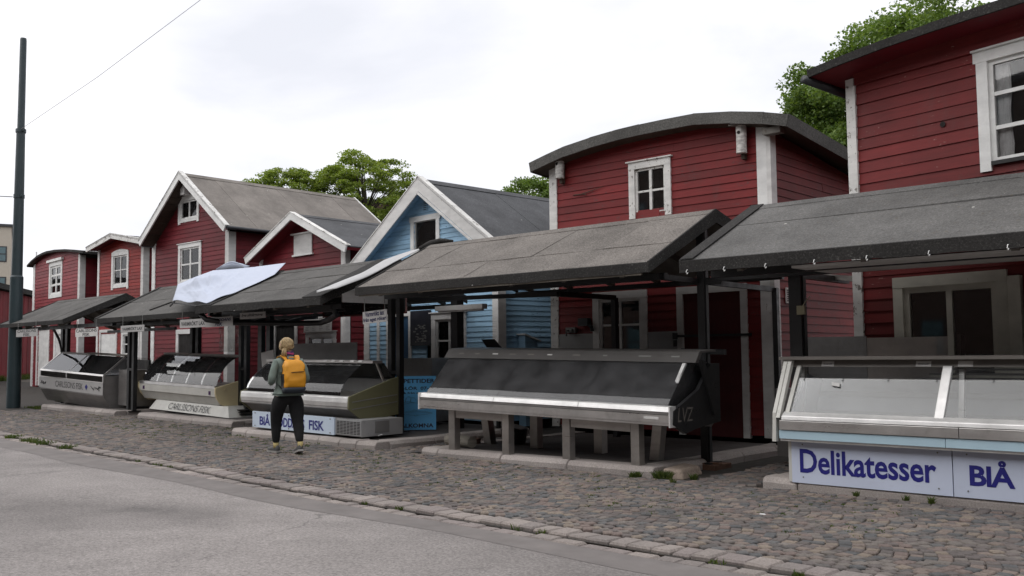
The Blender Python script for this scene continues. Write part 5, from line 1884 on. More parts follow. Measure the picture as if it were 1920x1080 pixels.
hang_sign("pale sign with two navy lines in slanted capitals, hanging below the cloth", -17.20, -16.20, 9.78, 2.10, 2.29, [("BlÅ HODDANS", .92), ("FISK", .30)], ink='ink_navy', shear=.25, bold=.022)
hang_sign("narrow pale sign with slanted small lettering about pickled herring, under the mid grey canopy", -16.05, -15.18, 9.85, 2.225, 2.345, [("Egna sillinläggningar", .86)], shear=.3)
hang_sign("pale smoked salmon sign in black capitals, touching the sign with slanted capitals", -18.42, -17.35, 9.88, 2.115, 2.29, [("VARMRÖKT LAX", .9)], bold=.006)
hang_sign("shaded smoked salmon sign hanging over the double post left of the cream counter", -21.5, -20.35, 10.05, 2.10, 2.25, [("VARMRÖKT LAX", .86)], bold=.012)
hang_sign("white two line shop sign hanging over the right end of the steel counter", -23.75, -22.5, 9.95, 2.035, 2.225, [("CARLSSONS", .94), ("FISK", .32)], mat='paper')
hang_sign("grey two line shop sign hanging in front of the green pole", -26.35, -24.95, 9.5, 2.08, 2.27, [("CARLSSONS", .88), ("FISK", .30)])

# chalk menu boards under the canopy
t = thing("menu_board", "row of slanted black chalk boards in red frames under the canopies", "menu board", (-13.6, 10.9, 2.26))
for i in range(4):
    x0_ = -14.75 + i * .60
    d = .22
    q = MB().hexa([(x0_ + .10 * 0, 10.86, 2.25), (x0_ + .60, 10.86, 2.25), (x0_ + .60, 10.88, 2.24), (x0_, 10.88, 2.24), (x0_ - .22, 11.05, 2.62), (x0_ + .38, 11.05, 2.62), (x0_ + .38, 11.07, 2.61), (x0_ - .22, 11.07, 2.61)])
    p_ = wpart("chalk_board", q, M['slate'], t)
    mb = MB()
    mb.bar((x0_, 10.855, 2.245), (x0_ + .60, 10.855, 2.245), .03)
    mb.bar((x0_, 10.855, 2.245), (x0_ - .22, 11.045, 2.62), .03)
    mb.bar((x0_ + .60, 10.855, 2.245), (x0_ + .38, 11.045, 2.62), .03)
    wpart("red_frame", mb, M['frame_red'], p_)
    mb = MB()
    for r_ in range(4):
        f_ = .15 + r_ * .2
        for k in range(random.randint(2, 4)):
            a = x0_ - .22 * f_ + .07 + k * .12
            yy, zz = 10.86 + .19 * f_ - .003, 2.25 + .37 * f_
            mb.bar((a, yy, zz), (a + random.uniform(.04, .1), yy, zz + random.uniform(-.012, .012)), .012, .003)
    o = wpart("chalk_scribble", mb, M['chalk'], p_)
    o['kind'] = 'stuff'

# price list sheet on the small red hut
t = thing("price_list", "white price list sheet on the front of the small red hut", "notice", (-19.1, 13.95, 2.1))
mb = MB(); mb.box(-19.7, -18.56, 13.90, 13.915, 2.10, 2.48)
wpart("sheet", mb, M['paper'], t)
mb = MB()
for c in range(4):
    for r_ in range(8):
        a = -19.62 + c * .28
        mb.box(a, a + random.uniform(.08, .16), 13.896, 13.899, 2.14 + r_ * .04, 2.148 + r_ * .04)
o = wpart("printed_lines", mb, M['iron'], t)
o['kind'] = 'stuff'

# blue opening hours board leaning by the black post
b0, b1 = Vector((-13.05, 11.12, .15)), Vector((-12.50, 11.70, .15))
du = (b1 - b0).normalized()
lean = Vector((-du.y, du.x, 0)) * .17
up = (Vector((0, 0, 1.0)) + lean).normalized()
nn = du.cross(up).normalized()
t = thing("notice_board", "bright blue opening hours board with a fish drawing, leaning behind the black post", "notice board", tuple((b0 + b1) / 2))
Wb, Hb = (b1 - b0).length, .98
mb = MB()
mb.hexa([b0, b1, b1 - nn * .015, b0 - nn * .015, b0 + up * Hb, b1 + up * Hb, b1 + up * Hb - nn * .015, b0 + up * Hb - nn * .015])
wpart("board", mb, M['sign_blue'], t)
off = nn * .002
def bt(s, u0, u1, v0, h, **k):
    text_part(t, s, b0 + du * (Wb * u0) + up * v0 + off, du, up, Wb * (u1 - u0), h, M['ink_navy'], **k)
bt("ÖPPETTIDER", .04, .97, .85, .095, bold=.03)
bt("TIS-LÖR  07-15", .06, .97, .725, .072, bold=.03)
bt("Fisk från egen båt", .16, .92, .64, .05, bold=.02)
bt("VÄLKOMNA", .10, .94, .04, .09, bold=.03)
def bs(pts, r_=.008, name="drawing"):
    mb = MB()
    for a, b in zip(pts[:-1], pts[1:]):
        mb.bar(b0 + du * (Wb * a[0]) + up * a[1] + off, b0 + du * (Wb * b[0]) + up * b[1] + off, r_, .002)
    return wpart(name, mb, M['ink_navy'], t)
bs([(.18, .30), (.34, .335), (.55, .342), (.75, .33), (.92, .30), (.75, .275), (.5, .262), (.3, .275), (.18, .30), (.08, .33), (.09, .27), (.18, .30)])
bs([(.3, .318), (.55, .325), (.88, .305)], .012)
bs([(.45, .341), (.5, .365), (.58, .342)], .009)
bs([(.5, .262), (.54, .242), (.6, .264)], .007)
bs([(.12, .45), (.3, .47), (.45, .50), (.6, .475), (.78, .49), (.92, .455)], .016)
bs([(.30, .50), (.32, .58), (.38, .61), (.43, .57), (.42, .51)], .010)
bs([(.38, .60), (.50, .585), (.55, .54), (.66, .52)], .008)
bs([(.55, .50), (.62, .545), (.70, .51), (.80, .52)], .012)
bs([(.2, .47), (.36, .52), (.52, .49)], .014)
# small white paper strip beside the post
# steel box behind it
mb = MB(); mb.box(-14.25, -13.42, 12.45, 13.0, .2, 1.44)
bevel(solo("steel_cabinet", mb, M['steel_dark'], "dull steel cabinet behind the blue opening hours board", "cabinet"), .01)
mb = MB()
mb.hexa([(-12.02, 12.6, 1.56), (-11.62, 12.6, 1.56), (-11.62, 12.62, 1.55), (-12.02, 12.62, 1.55), (-12.12, 12.5, 1.78), (-11.80, 12.5, 1.78), (-11.80, 12.52, 1.78), (-12.12, 12.52, 1.78)])
mb.box(-11.85, -11.79, 12.6, 12.66, .1, 1.56)
solo("menu_stand", mb, M['endcap'], "thin black slanted board standing against the blue hut's corner", "stand")
# white lamp fitting over the blue hut's window
mb = MB(); mb.box(-13.0, -11.75, 12.15, 12.28, 2.33, 2.42)
mb.box(-12.95, -11.8, 12.18, 12.25, 2.30, 2.33)
solo("strip_lamp", mb, M['white_grey'], "unlit white strip lamp under the brown canopy by the blue hut", "lamp", group="unlit strip lamps")
mb = MB(); mb.hexa([(-5.5, 12.16, 2.50), (-4.82, 12.1, 2.40), (-4.82, 12.26, 2.40), (-5.5, 12.30, 2.50), (-5.5, 12.16, 2.57), (-4.82, 12.1, 2.47), (-4.82, 12.26, 2.47), (-5.5, 12.30, 2.57)])
solo("strip_lamp", mb, M['steel'], "unlit grey strip lamp beside the black frame under the right canopy", "lamp", group="unlit strip lamps")
mb = MB(); mb.box(-5.13, -5.03, 10.88, 10.92, 1.95, 2.06)
mb.tube([(-5.06, 10.89, 2.05), (-5.0, 10.88, 2.12), (-4.95, 10.88, 2.17)], .006, 5)
solo("socket_box", mb, M['beigebox'], "small beige socket box on the black post at the right stall", "socket box")
mb = MB(); mb.box(-4.0, -3.86, 11.38, 11.42, 2.50, 2.60)
mb.tube([(-3.86, 11.4, 2.56), (-3.4, 11.4, 2.585), (-2.9, 11.4, 2.58), (-2.3, 11.4, 2.62), (-1, 11.4, 2.62)], .008, 6)
solo("junction_box", mb, M['beigebox'], "grey junction box with a cable on the timber rail under the right canopy", "junction box")
# stainless corner screen behind the right counter
t = thing("splash_screen", "low stainless corner screen standing behind the right counter", "screen", (-4.9, 12.0, .1))
mb = MB(); mb.box(-4.62, -3.62, 11.76, 11.775, 1.0, 1.66)
wpart("panel", mb, M['steel'], t)
mb = MB(); mb.hexa([(-5.9, 12.6, 1.0), (-4.63, 11.77, 1.0), (-4.63, 11.785, 1.0), (-5.9, 12.615, 1.0), (-5.9, 12.6, 1.70), (-4.63, 11.77, 1.68), (-4.63, 11.785, 1.68), (-5.9, 12.615, 1.70)])
wpart("panel", mb, M['steel_dark'], t)
mb = MB(); mb.box(-5.9, -3.6, 11.8, 12.4, .1, 1.0)
wpart("bench", mb, M['steel_dark'], t)
mb = MB(); mb.box(-3.615, -3.5, 11.75, 11.9, 1.2, 1.68)
wpart("end_post", mb, M['black'], t)
# pale board and grey screen behind the olive counter
mb = MB(); mb.hexa([(-16.9, 10.9, 1.15), (-16.45, 10.9, 1.15), (-16.45, 10.92, 1.15), (-16.9, 10.92, 1.15), (-16.95, 10.9, 1.58), (-16.5, 10.9, 1.64), (-16.5, 10.92, 1.64), (-16.95, 10.92, 1.58)])
solo("pale_board", mb, M['sign_grey'], "pale upright board between the black posts and the olive counter", "board")
mb = MB(); mb.box(-16.0, -13.85, 10.95, 10.97, 1.42, 1.75)
mb.box(-16.0, -13.85, 10.95, 11.3, 1.0, 1.42)
solo("counter_screen", mb, M['ctr_grey'], "dark grey screen behind the olive ended counter", "screen")
# clear plastic sheet hanging over the cream counter
rows_ = []
for r in range(8):
    rows_.append([(-20.0 + 1.05 * k / 14, 11.7 + .03 * math.sin(k * 1.2 + r * .4) + .02 * math.sin(r * 1.9), 1.62 + .62 * r / 7) for k in range(15)])
solo("plastic_sheet", MB().grid(rows_), M['smoke'], "crumpled clear plastic sheet hanging above the cream sided counter", "plastic sheet", smooth=True)

mb = MB()
mb.tube([(-12.25 + .16 * math.cos(a) * (1 + .1 * math.sin(3 * a)), 10.05 + .11 * math.sin(a), .185 + .006 * math.sin(5 * a)) for a in np.linspace(0, 7.2, 26)], .009, 5)
solo("cable_ring", mb, M['white'], "loose ring of white cable on the plinth at the foot of the olive ended counter", "cable")
# junk under the dark counter
mb = MB()
mb.tube([(-10.62, 10.20, .185), (-10.3, 10.14, .183), (-9.98, 10.08, .18)], [.085, .09, .085], 14)
solo("log", mb, M['log'], "short pale log lying on the plinth under the left end of the dark counter", "log", smooth=False)
mb = MB()
mb.tube([(-9.95, 11.0, .1), (-9.95, 11.0, .30), (-9.95, 11.0, .32)], [.17, .21, .22], 16, cap=True)
o = solo("bucket", mb, M['endcap'], "black bucket with a pale cloth in it on the slab under the dark counter", "bucket")
mb = MB()
rows_ = [[(-9.95 + .2 * a * math.cos(q), 11.0 + .2 * a * math.sin(q), .34 + .05 * (1 - a) + .02 * math.sin(q * 5)) for q in np.linspace(0, 6.283, 15)] for a in (.05, .5, 1.0)]
L_ = o.location
part("cloth", MB().grid(rows_).xf(lambda x, y, z: (x - L_.x, y - L_.y, z - L_.z)), M['sheet'], o, smooth=True)
mb = MB(); mb.box(-10.55, -10.35, 10.5, 10.65, .1, .18)
bevel(solo("loose_brick", mb, M['rust'], "loose red brick on the plinth behind the pale log", "brick"), .008)

# ============================================================ POLE AND WIRES
px_, py_ = -27.93, 10.04
t = thing("tram_pole", "tall dark green steel pole with clamp rings, at the left edge", "pole", (px_, py_, gz(px_, py_)))
def pp(name, mb, mat='pole', par=None): return wpart(name, mb, M[mat], par or t, smooth=False)
z0_ = gz(px_, py_)
mb = MB(); mb.tube([(px_, py_, z0_ - .1), (px_, py_, z0_ + .05), (px_, py_, 3.80), (px_, py_, 3.86)], [.185, .183, .170, .140], 24)
o = pp("lower_tube", mb)
mb = MB(); mb.tube([(px_, py_, 3.83), (px_, py_, 8.0)], [.145, .115], 24)
pp("middle_tube", mb)
mb = MB(); mb.tube([(px_, py_, 8.0), (px_, py_, 8.03), (px_, py_, 10.62), (px_, py_, 10.68)], [.115, .098, .088, .08], 24)
pp("upper_tube", mb)
for zz, rr in ((7.98, .14), (6.10, .145)):
    mb = MB(); mb.tube([(px_, py_, zz - .05), (px_, py_, zz + .05)], rr, 24)
    mb.box(px_ - .24, px_ + .24, py_ - .03, py_ + .03, zz - .03, zz + .03)
    pp("clamp_ring", mb)
mb = MB(); mb.tube([(px_ + .1, py_ - .05, 8.0), (-23.0, 10.02, 8.50), (-18.0, 9.97, 9.10), (-5.0, 9.9, 10.9)], .006, 5)
o = pp("span_wire", mb, 'wire')
mb = MB()
mb.tube([(px_ - .2, py_ - .1, 6.10), (px_ - .55, py_ - .5, 6.12)], .012, 6)
mb.tube([(px_ - .55, py_ - .5, 6.12), (px_ - .60, py_ - .55, 6.12), (px_ - .85, py_ - .82, 6.13), (px_ - .9, py_ - .87, 6.13)], [.015, .045, .045, .015], 10)
mb.tube([(px_ - .9, py_ - .87, 6.13), (px_ - 4.5, py_ - 4.5, 6.3)], .012, 6)
pp("insulator_wire", mb, 'gutter')

# ============================================================ FAR LEFT: barn, apartment block, flag
A0, A1 = Vector((-48.0, 15.9, .0)), Vector((-54.7, 20.6, .0))
d = (A1 - A0).normalized()
t = thing("barn", "long dark red barn with vertical boards and a grey roof edge, behind the green pole", "barn", tuple(A0), math.atan2(d.y, d.x))
Lb = (A1 - A0).length + 3
part("wall", MB().box(-6, Lb, .1, 6.0, .2, 4.95), M['void'], t)
nb = 42
for i in range(nb):
    a = -5.9 + (Lb + 5.8) * i / nb
    w_ = (Lb + 5.8) / nb
    f_ = random.uniform(0, .015)
    part("board", MB().box(a + .01, a + w_ - .01, -.0 - f_, .1, .25, 4.9), M['red_barn'], t)
part("roof", MB().hexa([(-6.2, -.25, 4.95), (Lb + .2, -.25, 4.95), (Lb + .2, 6.2, 5.4), (-6.2, 6.2, 5.4), (-6.2, -.25, 5.22), (Lb + .2, -.25, 5.22), (Lb + .2, 6.2, 5.6), (-6.2, 6.2, 5.6)]), M['felt_edge'], t)

def block(name, label, cx_, cy_, rz, w, dpt, h, mat, wins, cat="building"):
    t = thing(name, label, cat, (cx_, cy_, 0), rz)
    part("wall", MB().box(-w / 2, w / 2, 0, dpt, 0, h), M[mat], t)
    part("roof", MB().box(-w / 2 - .2, w / 2 + .2, -.2, dpt + .2, h, h + .25), M['gutter'], t)
    for (x0_, x1_, z0_, z1_) in wins:
        f = part("window", MB().box(x0_, x1_, -.04, .05, z0_, z1_), M['gutter'], t)
        part("pane", MB().box(x0_ + .12, x1_ - .12, -.055, -.042, z0_ + .12, (z0_ + z1_) / 2 - .06), M['glass_block'], f)
        part("pane", MB().box(x0_ + .12, x1_ - .12, -.055, -.042, (z0_ + z1_) / 2 + .06, z1_ - .12), M['glass_block'], f)
    return t
M['glass_block'] = m_flat("far_window_glass", (.10, .17, .19), .12, var=.3)
def fnear(u, v, dep):
    q = Vector((0, 0, 1.5)) + _F * dep + _R2 * ((u - 960) / 1750 * dep) + _U2 * ((540 - v) / 1750 * dep)
    return q
wins = []
for k in range(8):
    for fl in range(4):
        wins.append((-7.4 + k * 1.95 - 0, -6.0 + k * 1.95, 1.6 + fl * 3.1 + .4, 1.6 + fl * 3.1 + 2.0))
block("apartment_block", "pale beige apartment block far behind the green pole", -103.6, 28.1, R(70), 16.0, 12, 14.9, 'beige', wins)
wins = []
for k in range(9):
    for fl in range(4):
        wins.append((-12.5 + k * 2.8, -11 + k * 2.8, 1.5 + fl * 3.3, 3.2 + fl * 3.3))
block("apartment_block", "orange brick apartment block glimpsed between the tree branches over the small red hut", -62.0, 51.5, R(45), 26, 10, 14.6, 'brick_far', wins)
t = thing("flag", "small violet flag on a thin pole above the far barn", "flag", (-46.6, 17.6, .3))
mb = MB(); mb.tube([(-46.6, 17.6, .3), (-46.6, 17.6, 6.6)], .035, 8)
wpart("flag_pole", mb, M['white'], t)
rows_ = [[(-46.6 + .05 + .55 * k / 8, 17.6 + .06 * math.sin(k), 5.9 + .5 * r / 4 - .12 * k / 8) for k in range(9)] for r in range(5)]
wpart("flag_cloth", MB().grid(rows_), M['cloth_flag'], t, smooth=True)
# brick terrace on the other side of the street: lies behind the camera and shows only in the panes
wins = []
for k in range(22):
    for fl in range(4):
        wins.append((-43 + k * 4.0, -41.6 + k * 4.0, 1.2 + fl * 3.2, 2.9 + fl * 3.2))
block("brick_terrace", "brick terrace across the street", -14, -13.0, R(180), 90, 8, 12.6, 'brick_far', wins)
# ============================================================ TREES
def leaves_mesh(name, pts, size, mat, parent, flat=.5, seed=1, elong=1.5):
    r = np.random.default_rng(seed)
    n = len(pts)
    nrm = r.normal(size=(n, 3)) * (1 - flat)
    nrm[:, 2] += flat * 1.3
    nrm /= np.linalg.norm(nrm, axis=1)[:, None]
    a = r.normal(size=(n, 3))
    u = np.cross(nrm, a)
    u /= np.linalg.norm(u, axis=1)[:, None]
    v = np.cross(nrm, u)
    s = size * r.uniform(.6, 1.25, n)[:, None]
    p = np.asarray(pts)
    q = np.stack([p - u * s * elong * .5, p + v * s * .42 + nrm * s * .10, p + u * s * elong * .5, p - v * s * .42 + nrm * s * .10], 1).reshape(-1, 3)
    me = bpy.data.meshes.new(name)
    me.vertices.add(4 * n)
    me.vertices.foreach_set("co", q.astype(np.float32).ravel())
    me.loops.add(4 * n)
    me.loops.foreach_set("vertex_index", np.arange(4 * n, dtype=np.int32))
    me.polygons.add(n)
    me.polygons.foreach_set("loop_start", np.arange(0, 4 * n, 4, dtype=np.int32))
    me.update(calc_edges=True)
    me.validate()
    o = link(name, me, mat, parent)
    return o

def clumps(r, centres, per, rx, rz):
    out = []
    for c in centres:
        k = int(per * r.uniform(.6, 1.3))
        s = r.uniform(.7, 1.25)
        g = r.normal(size=(k, 3))
        g /= np.linalg.norm(g, axis=1)[:, None]
        g *= (r.uniform(0, 1, k) ** .45)[:, None]
        g = g * np.array([rx * s, rx * s, rz * s])
        g[:, 2] -= .35 * (g[:, 0] ** 2 + g[:, 1] ** 2) / (rx * s) * .6
        out.append(g + c)
    return np.concatenate(out)

r0 = np.random.default_rng(11)
# big maple behind the right huts: layered clumps over a domed crown
def dome_tree(label, base, c, rad, n, per, leaf, mat, seed, rx=.62, rz=.34, flat=.45, tk=1.0):
    r = np.random.default_rng(seed)
    t = thing("tree", label, "tree", base, 0, "trees behind the huts")
    mb = MB()
    mb.tube([(0, 0, -.3), (.1, 0, 2), (0, .1, c[2] - rad[2] * .4), (0, 0, c[2] + rad[2] * .5)], [.42 * tk, .34 * tk, .26 * tk, .05 * tk], 12)
    part("trunk", mb, M['bark'], t, smooth=True)
    g = r.normal(size=(n, 3))
    g /= np.linalg.norm(g, axis=1)[:, None]
    lump = 1 + .10 * np.sin(g[:, 0] * 7 + seed) * np.sin(g[:, 1] * 6 + 1) + .09 * np.sin(g[:, 2] * 9 + g[:, 0] * 4)
    rr = (r.uniform(.30, 1, n) ** .38) * lump
    P = g * rr[:, None] * np.array(rad) + np.array(c)
    P = P[P[:, 2] > 2.2]
    mb = MB()
    for k in range(0, len(P), 5):
        p = P[k]
        zf = max(2.4, min(p[2] - .4, c[2] + (p[2] - c[2]) * .25 - 1.0))
        mid = np.array([p[0] * .45, p[1] * .45, zf + (p[2] - zf) * .6]) + r.normal(size=3) * .15
        mb.tube([(0, 0, zf), tuple(mid), tuple(p)], [.075 * tk, .045 * tk, .012 * tk], 5, cap=False)
    part("limbs", mb, M['bark'], t)
    L = clumps(r, P, per, rx, rz)
    leaves_mesh("crown", L, leaf, M[mat], t, flat, seed, 1.25)
    return t
dome_tree("rounded light green locust tree, the taller of the two behind the tall red hut's roof", (-30.0, 24.1, 0), (0, 0, 7.85), (2.25, 2.25, 1.95), 280, 180, .085, 'leaf_locust', 41, .42, .15, .55, .5)
dome_tree("lower sparse locust tree showing over the middle of the tall red hut's roof", (-32.2, 22.1, 0), (0, 0, 8.1), (1.7, 1.7, 1.05), 130, 165, .085, 'leaf_locust', 43, .40, .14, .55, .4)
dome_tree("small bright tree showing between the blue roof and the barrel roofed hut", (-26.2, 30.3, 0), (0, 0, 7.95), (1.2, 1.2, 1.2), 90, 150, .09, 'leaf_far', 45, .40, .24, .4, .5)
dome_tree("big leafy maple rising behind the barrel roofed hut and the right hand hut", (-7.4, 23.0, 0), (0, 0, 6.25), (3.28, 3.28, 3.3), 820, 330, .075, 'leaf_maple', 21, .52, .26)
dome_tree("second maple whose top shows above the eave of the right hand hut", (-6.0, 24.3, 0), (0, 0, 7.9), (1.8, 1.8, 1.9), 170, 280, .075, 'leaf_maple', 22, .5, .26)
# low shrub at the far left edge behind the barn
dome_tree("distant tree at the left edge below the beige block", (-75.0, 24.6, 0), (0, 0, 4.2), (2.4, 2.4, 2.4), 90, 70, .3, 'leaf_far', 31, 1.0, .6)

# ============================================================ GRASS AND WEEDS (stuff)
def blades(name, label, spots, mat='grass', kind='stuff'):
    r = np.random.default_rng(77)
    V, Fc = [], []
    for (cx_, cy_, cz_, rad, n, h) in spots:
        for _ in range(n):
            a, q = r.uniform(0, 6.283), rad * math.sqrt(r.uniform(0, 1))
            x, y = cx_ + q * math.cos(a), cy_ + q * math.sin(a)
            hh = h * r.uniform(.4, 1.2)
            w = min(.012, .05 * hh + .004)
            b = r.uniform(0, 6.283)
            dx, dy = math.cos(b) * w, math.sin(b) * w
            lx, ly = r.normal() * hh * .45, r.normal() * hh * .45
            k = len(V)
            V += [(x - dx, y - dy, cz_), (x + dx, y + dy, cz_), (x + lx * .4 + dx * .8, y + ly * .4 + dy * .8, cz_ + hh * .6), (x + lx * .4 - dx * .8, y + ly * .4 - dy * .8, cz_ + hh * .6), (x + lx, y + ly, cz_ + hh)]
            Fc += [(k, k + 1, k + 2, k + 3), (k + 3, k + 2, k + 4)]
    me = bpy.data.meshes.new(name)
    me.from_pydata(V, [], Fc)
    o = link(name, me, M[mat])
    o['label'] = label
    o['category'] = 'grass'
    o['kind'] = kind
    return o
sp = []
for (x, y, rad, n, h) in ((-6.25, 9.55, .10, 420, .095), (-6.62, 9.50, .07, 220, .065), (-5.95, 9.75, .04, 90, .07), (-6.0, 9.35, .05, 30, .06), (-6.9, 11.6, .1, 60, .08), (-3.95, 9.62, .025, 50, .06), (-3.45, 9.62, .025, 50, .065), (-3.2, 9.60, .025, 60, .075), (-2.1, 9.62, .02, 40, .05)):
    sp.append((x, y, -.01, rad, n, h))
for i in range(26):
    x = rng.uniform(-30, -2)
    sp.append((x, y_gut(x) + .0, gz(x, 0) - .03, rng.uniform(.02, .07), int(rng.uniform(10, 40)), rng.uniform(.03, .06)))
for i in range(6):
    x = rng.uniform(-20, -15)
    sp.append((x, y_gut(x), gz(x, 0) - .02, .16, 90, .07))
blades("weeds", "tufts of weeds along the gutter and in front of the plinths", sp)
sp = []
for i in range(300):
    a = rng.normal()
    x, y = rng.uniform(-10.5, -3.0), 0
    y = rng.uniform(y_gut(x) + 1.2, 9.5)
    if rng.uniform() > .35 + .65 * math.sin(x * 1.3 + y * 1.1) ** 2: continue
    sp.append((x, y, gz(x, y) - .016, rng.uniform(.015, .06), 16, .028))
for i in range(260):
    x = rng.choice([-15.8, -12.4, -18.5, -22.2]) + rng.normal() * 1.4
    y = rng.uniform(y_gut(x) + 1.6, 9.5 if x > -16 else 10.3)
    sp.append((x, y, gz(x, y) - .012, rng.uniform(.03, .09), 16, .03))
blades("joint_moss", "low moss and grass growing in the cobble joints", sp)
sp = []
for i in range(260):
    x, y = rng.uniform(-27.6, -26.6), rng.uniform(10.3, 12.3)
    sp.append((x, y, gz(x, y) - .04, .12, 22, .07))
for i in range(200):
    f_ = rng.uniform(-.5, 1.2)
    p = A0 + (A1 - A0) * f_
    sp.append((p.x + .5 + rng.normal() * .2, p.y - .6 + rng.normal() * .3, gz(p.x, p.y) - .05, .2, 30, .3))
blades("verge_grass", "grass verge around the green pole and along the far barn", sp)

# little litter on the street
for i, (x, y, s_, lab) in enumerate(((-14.6, 5.9, .09, "crumpled white scrap of paper by the gutter at the left"), (-6.4, 4.6, .035, "tiny white scrap on the bare asphalt"), (-4.2, 8.0, .05, "white blob on the cobbles in front of the lettered counter"))):
    mb = MB()
    mb.hexa([(x, y, 0), (x + s_, y + s_ * .1, 0), (x + s_ * 1.1, y + s_ * .6, 0), (x + .1 * s_, y + s_ * .5, 0), (x + .1 * s_, y + .1 * s_, s_ * .2), (x + s_ * .8, y + s_ * .2, s_ * .12), (x + s_ * .9, y + s_ * .5, s_ * .16), (x + .2 * s_, y + s_ * .4, s_ * .1)])
    b_ = gz(x, y) - (.045 if y < 6.1 else -.002)
    solo("litter", mb.xf(lambda X, Y, Z: (X, Y, Z + b_)), M['litter'], lab, "litter")
# ============================================================ THE WALKING WOMAN
def skin_mesh(name, verts, edges, radii, root=0, levels=2, extra=None):
    me = bpy.data.meshes.new(name)
    me.from_pydata(verts, edges, [])
    o = bpy.data.objects.new(name, me)
    COL.objects.link(o)
    sk = o.modifiers.new("skin", 'SKIN')
    sk.use_smooth_shade = True
    for i, r in enumerate(radii):
        v = me.skin_vertices[0].data[i]
        v.radius = r if hasattr(r, '__len__') else (r, r)
        v.use_root = (i == root)
    sb = o.modifiers.new("sub", 'SUBSURF')
    sb.levels = sb.render_levels = levels
    bpy.context.view_layer.update()
    ev = o.evaluated_get(bpy.context.evaluated_depsgraph_get())
    out = bpy.data.meshes.new_from_object(ev)
    out.name = name
    bpy.data.objects.remove(o)
    bpy.data.meshes.remove(me)
    for p in out.polygons:
        p.use_smooth = True
    return out

class SK:
    def __init__(s): s.v, s.e, s.r = [], [], []
    def p(s, co, r, prev=None):
        s.v.append(co); s.r.append(r)
        if prev is not None: s.e.append((prev, len(s.v) - 1))
        return len(s.v) - 1
    def chain(s, prev, seq):
        for co, r in seq:
            prev = s.p(co, r, prev)
        return prev

wx, wy = -12.16, 8.30
woman = thing("person", "woman in a grey green sweater and black leggings walking away with a yellow backpack", "person", (wx, wy, gz(wx, wy)), R(76))
# local frame: +y = walking direction, x to her right
def body_graph(g=0.0, hands=True):
    k = SK()
    pel = k.p((0, 0, .95), (.175 + g, .135 + g))
    sp1 = k.p((0, .0, 1.10), (.155 + g, .115 + g), pel)
    ch = k.p((0, .01, 1.27), (.165 + g, .12 + g), sp1)
    ub = k.p((0, .0, 1.40), (.135 + g, .10 + g), ch)
    nk = k.p((0, .02, 1.475), .062, ub)
    hd0 = k.p((-.005, .035, 1.545), .060, nk)
    hd1 = k.p((-.01, .045, 1.60), (.080, .092), hd0)
    hd2 = k.p((-.012, .045, 1.665), (.074, .086), hd1)
    # legs
    hl = k.p((-.105, .01, .86), (.125 + g, .125 + g), pel)
    lk = k.chain(hl, [((-.125, .10, .66), .098 + g), ((-.125, .17, .48), .066 + g), ((-.125, .17, .36), .064 + g), ((-.125, .17, .22), .048 + g), ((-.125, .16, .09), .037)])
    k.chain(lk, [((-.125, .22, .05), .036), ((-.13, .30, .035), .028)])
    hr = k.p((.105, -.01, .86), (.125 + g, .125 + g), pel)
    rk = k.chain(hr, [((.125, -.03, .66), .100 + g), ((.13, -.06, .48), .067 + g), ((.13, -.12, .36), .066 + g), ((.105, -.21, .23), .049 + g), ((.10, -.27, .11), .037)])
    k.chain(rk, [((.10, -.22, .06), .036), ((.10, -.14, .04), .028)])
    # arms bent forward
    for s_ in (-1, 1):
        sh = k.p((s_ * .185, .0, 1.375), .062 + g, ub)
        el = k.chain(sh, [((s_ * .235, -.03, 1.27), .054 + g), ((s_ * .265, -.05, 1.14), .046 + g), ((s_ * .262, -.03, 1.09), .045 + g)])
        wr = k.chain(el, [((s_ * .235, .07, 1.07), .040 + g), ((s_ * .19, .18, 1.085), .027)])
        if hands:
            pm = k.chain(wr, [((s_ * .165, .225, 1.09), .030)])
            for q in range(4):
                bx, by, bz = s_ * .155 + (q - 1.5) * .004, .255, 1.09 + (q - 1.5) * .019
                L = (.9, 1.0, .95, .75)[q]
                k.chain(pm, [((bx, by, bz), .010), ((bx - s_ * .02, by + .035 * L, bz), .009), ((bx - s_ * .045, by + .04 * L, bz - .004), .008)])
            k.chain(pm, [((s_ * .150, .225, 1.125), .011), ((s_ * .135, .25, 1.135), .009)])
    return k
k = body_graph(-.022)
me = skin_mesh("body", k.v, k.e, k.r)
body = link("body", me, M['skin'], woman)
# sweater: torso and sleeves a little larger than the body
k = SK()
g = .018
pel = k.p((0, .0, 1.05), (.200, .160))
a_ = k.p((0, .0, .90), (.215, .180), pel)
sp1 = k.p((0, .0, 1.16), (.192, .146), pel)
ch = k.p((0, .01, 1.28), (.198, .15), sp1)
ub = k.p((0, .0, 1.385), (.150, .112), ch)
nk = k.p((0, .015, 1.455), .080, ub)
k.chain(nk, [((0, .02, 1.495), .072)])
for s_ in (-1, 1):
    sh = k.p((s_ * .190, .0, 1.370), .074, ub)
    k.chain(sh, [((s_ * .24, -.03, 1.27), .066), ((s_ * .27, -.05, 1.14), .060), ((s_ * .268, -.03, 1.085), .058), ((s_ * .24, .07, 1.065), .052), ((s_ * .21, .13, 1.075), .042)])
sw = link("sweater", skin_mesh("sweater", k.v, k.e, k.r), M['sweater'], body)
dm = sw.modifiers.new("folds", 'DISPLACE')
tx = bpy.data.textures.new("folds", 'CLOUDS'); tx.noise_scale = .11
dm.texture = tx; dm.strength = .028; dm.mid_level = .5
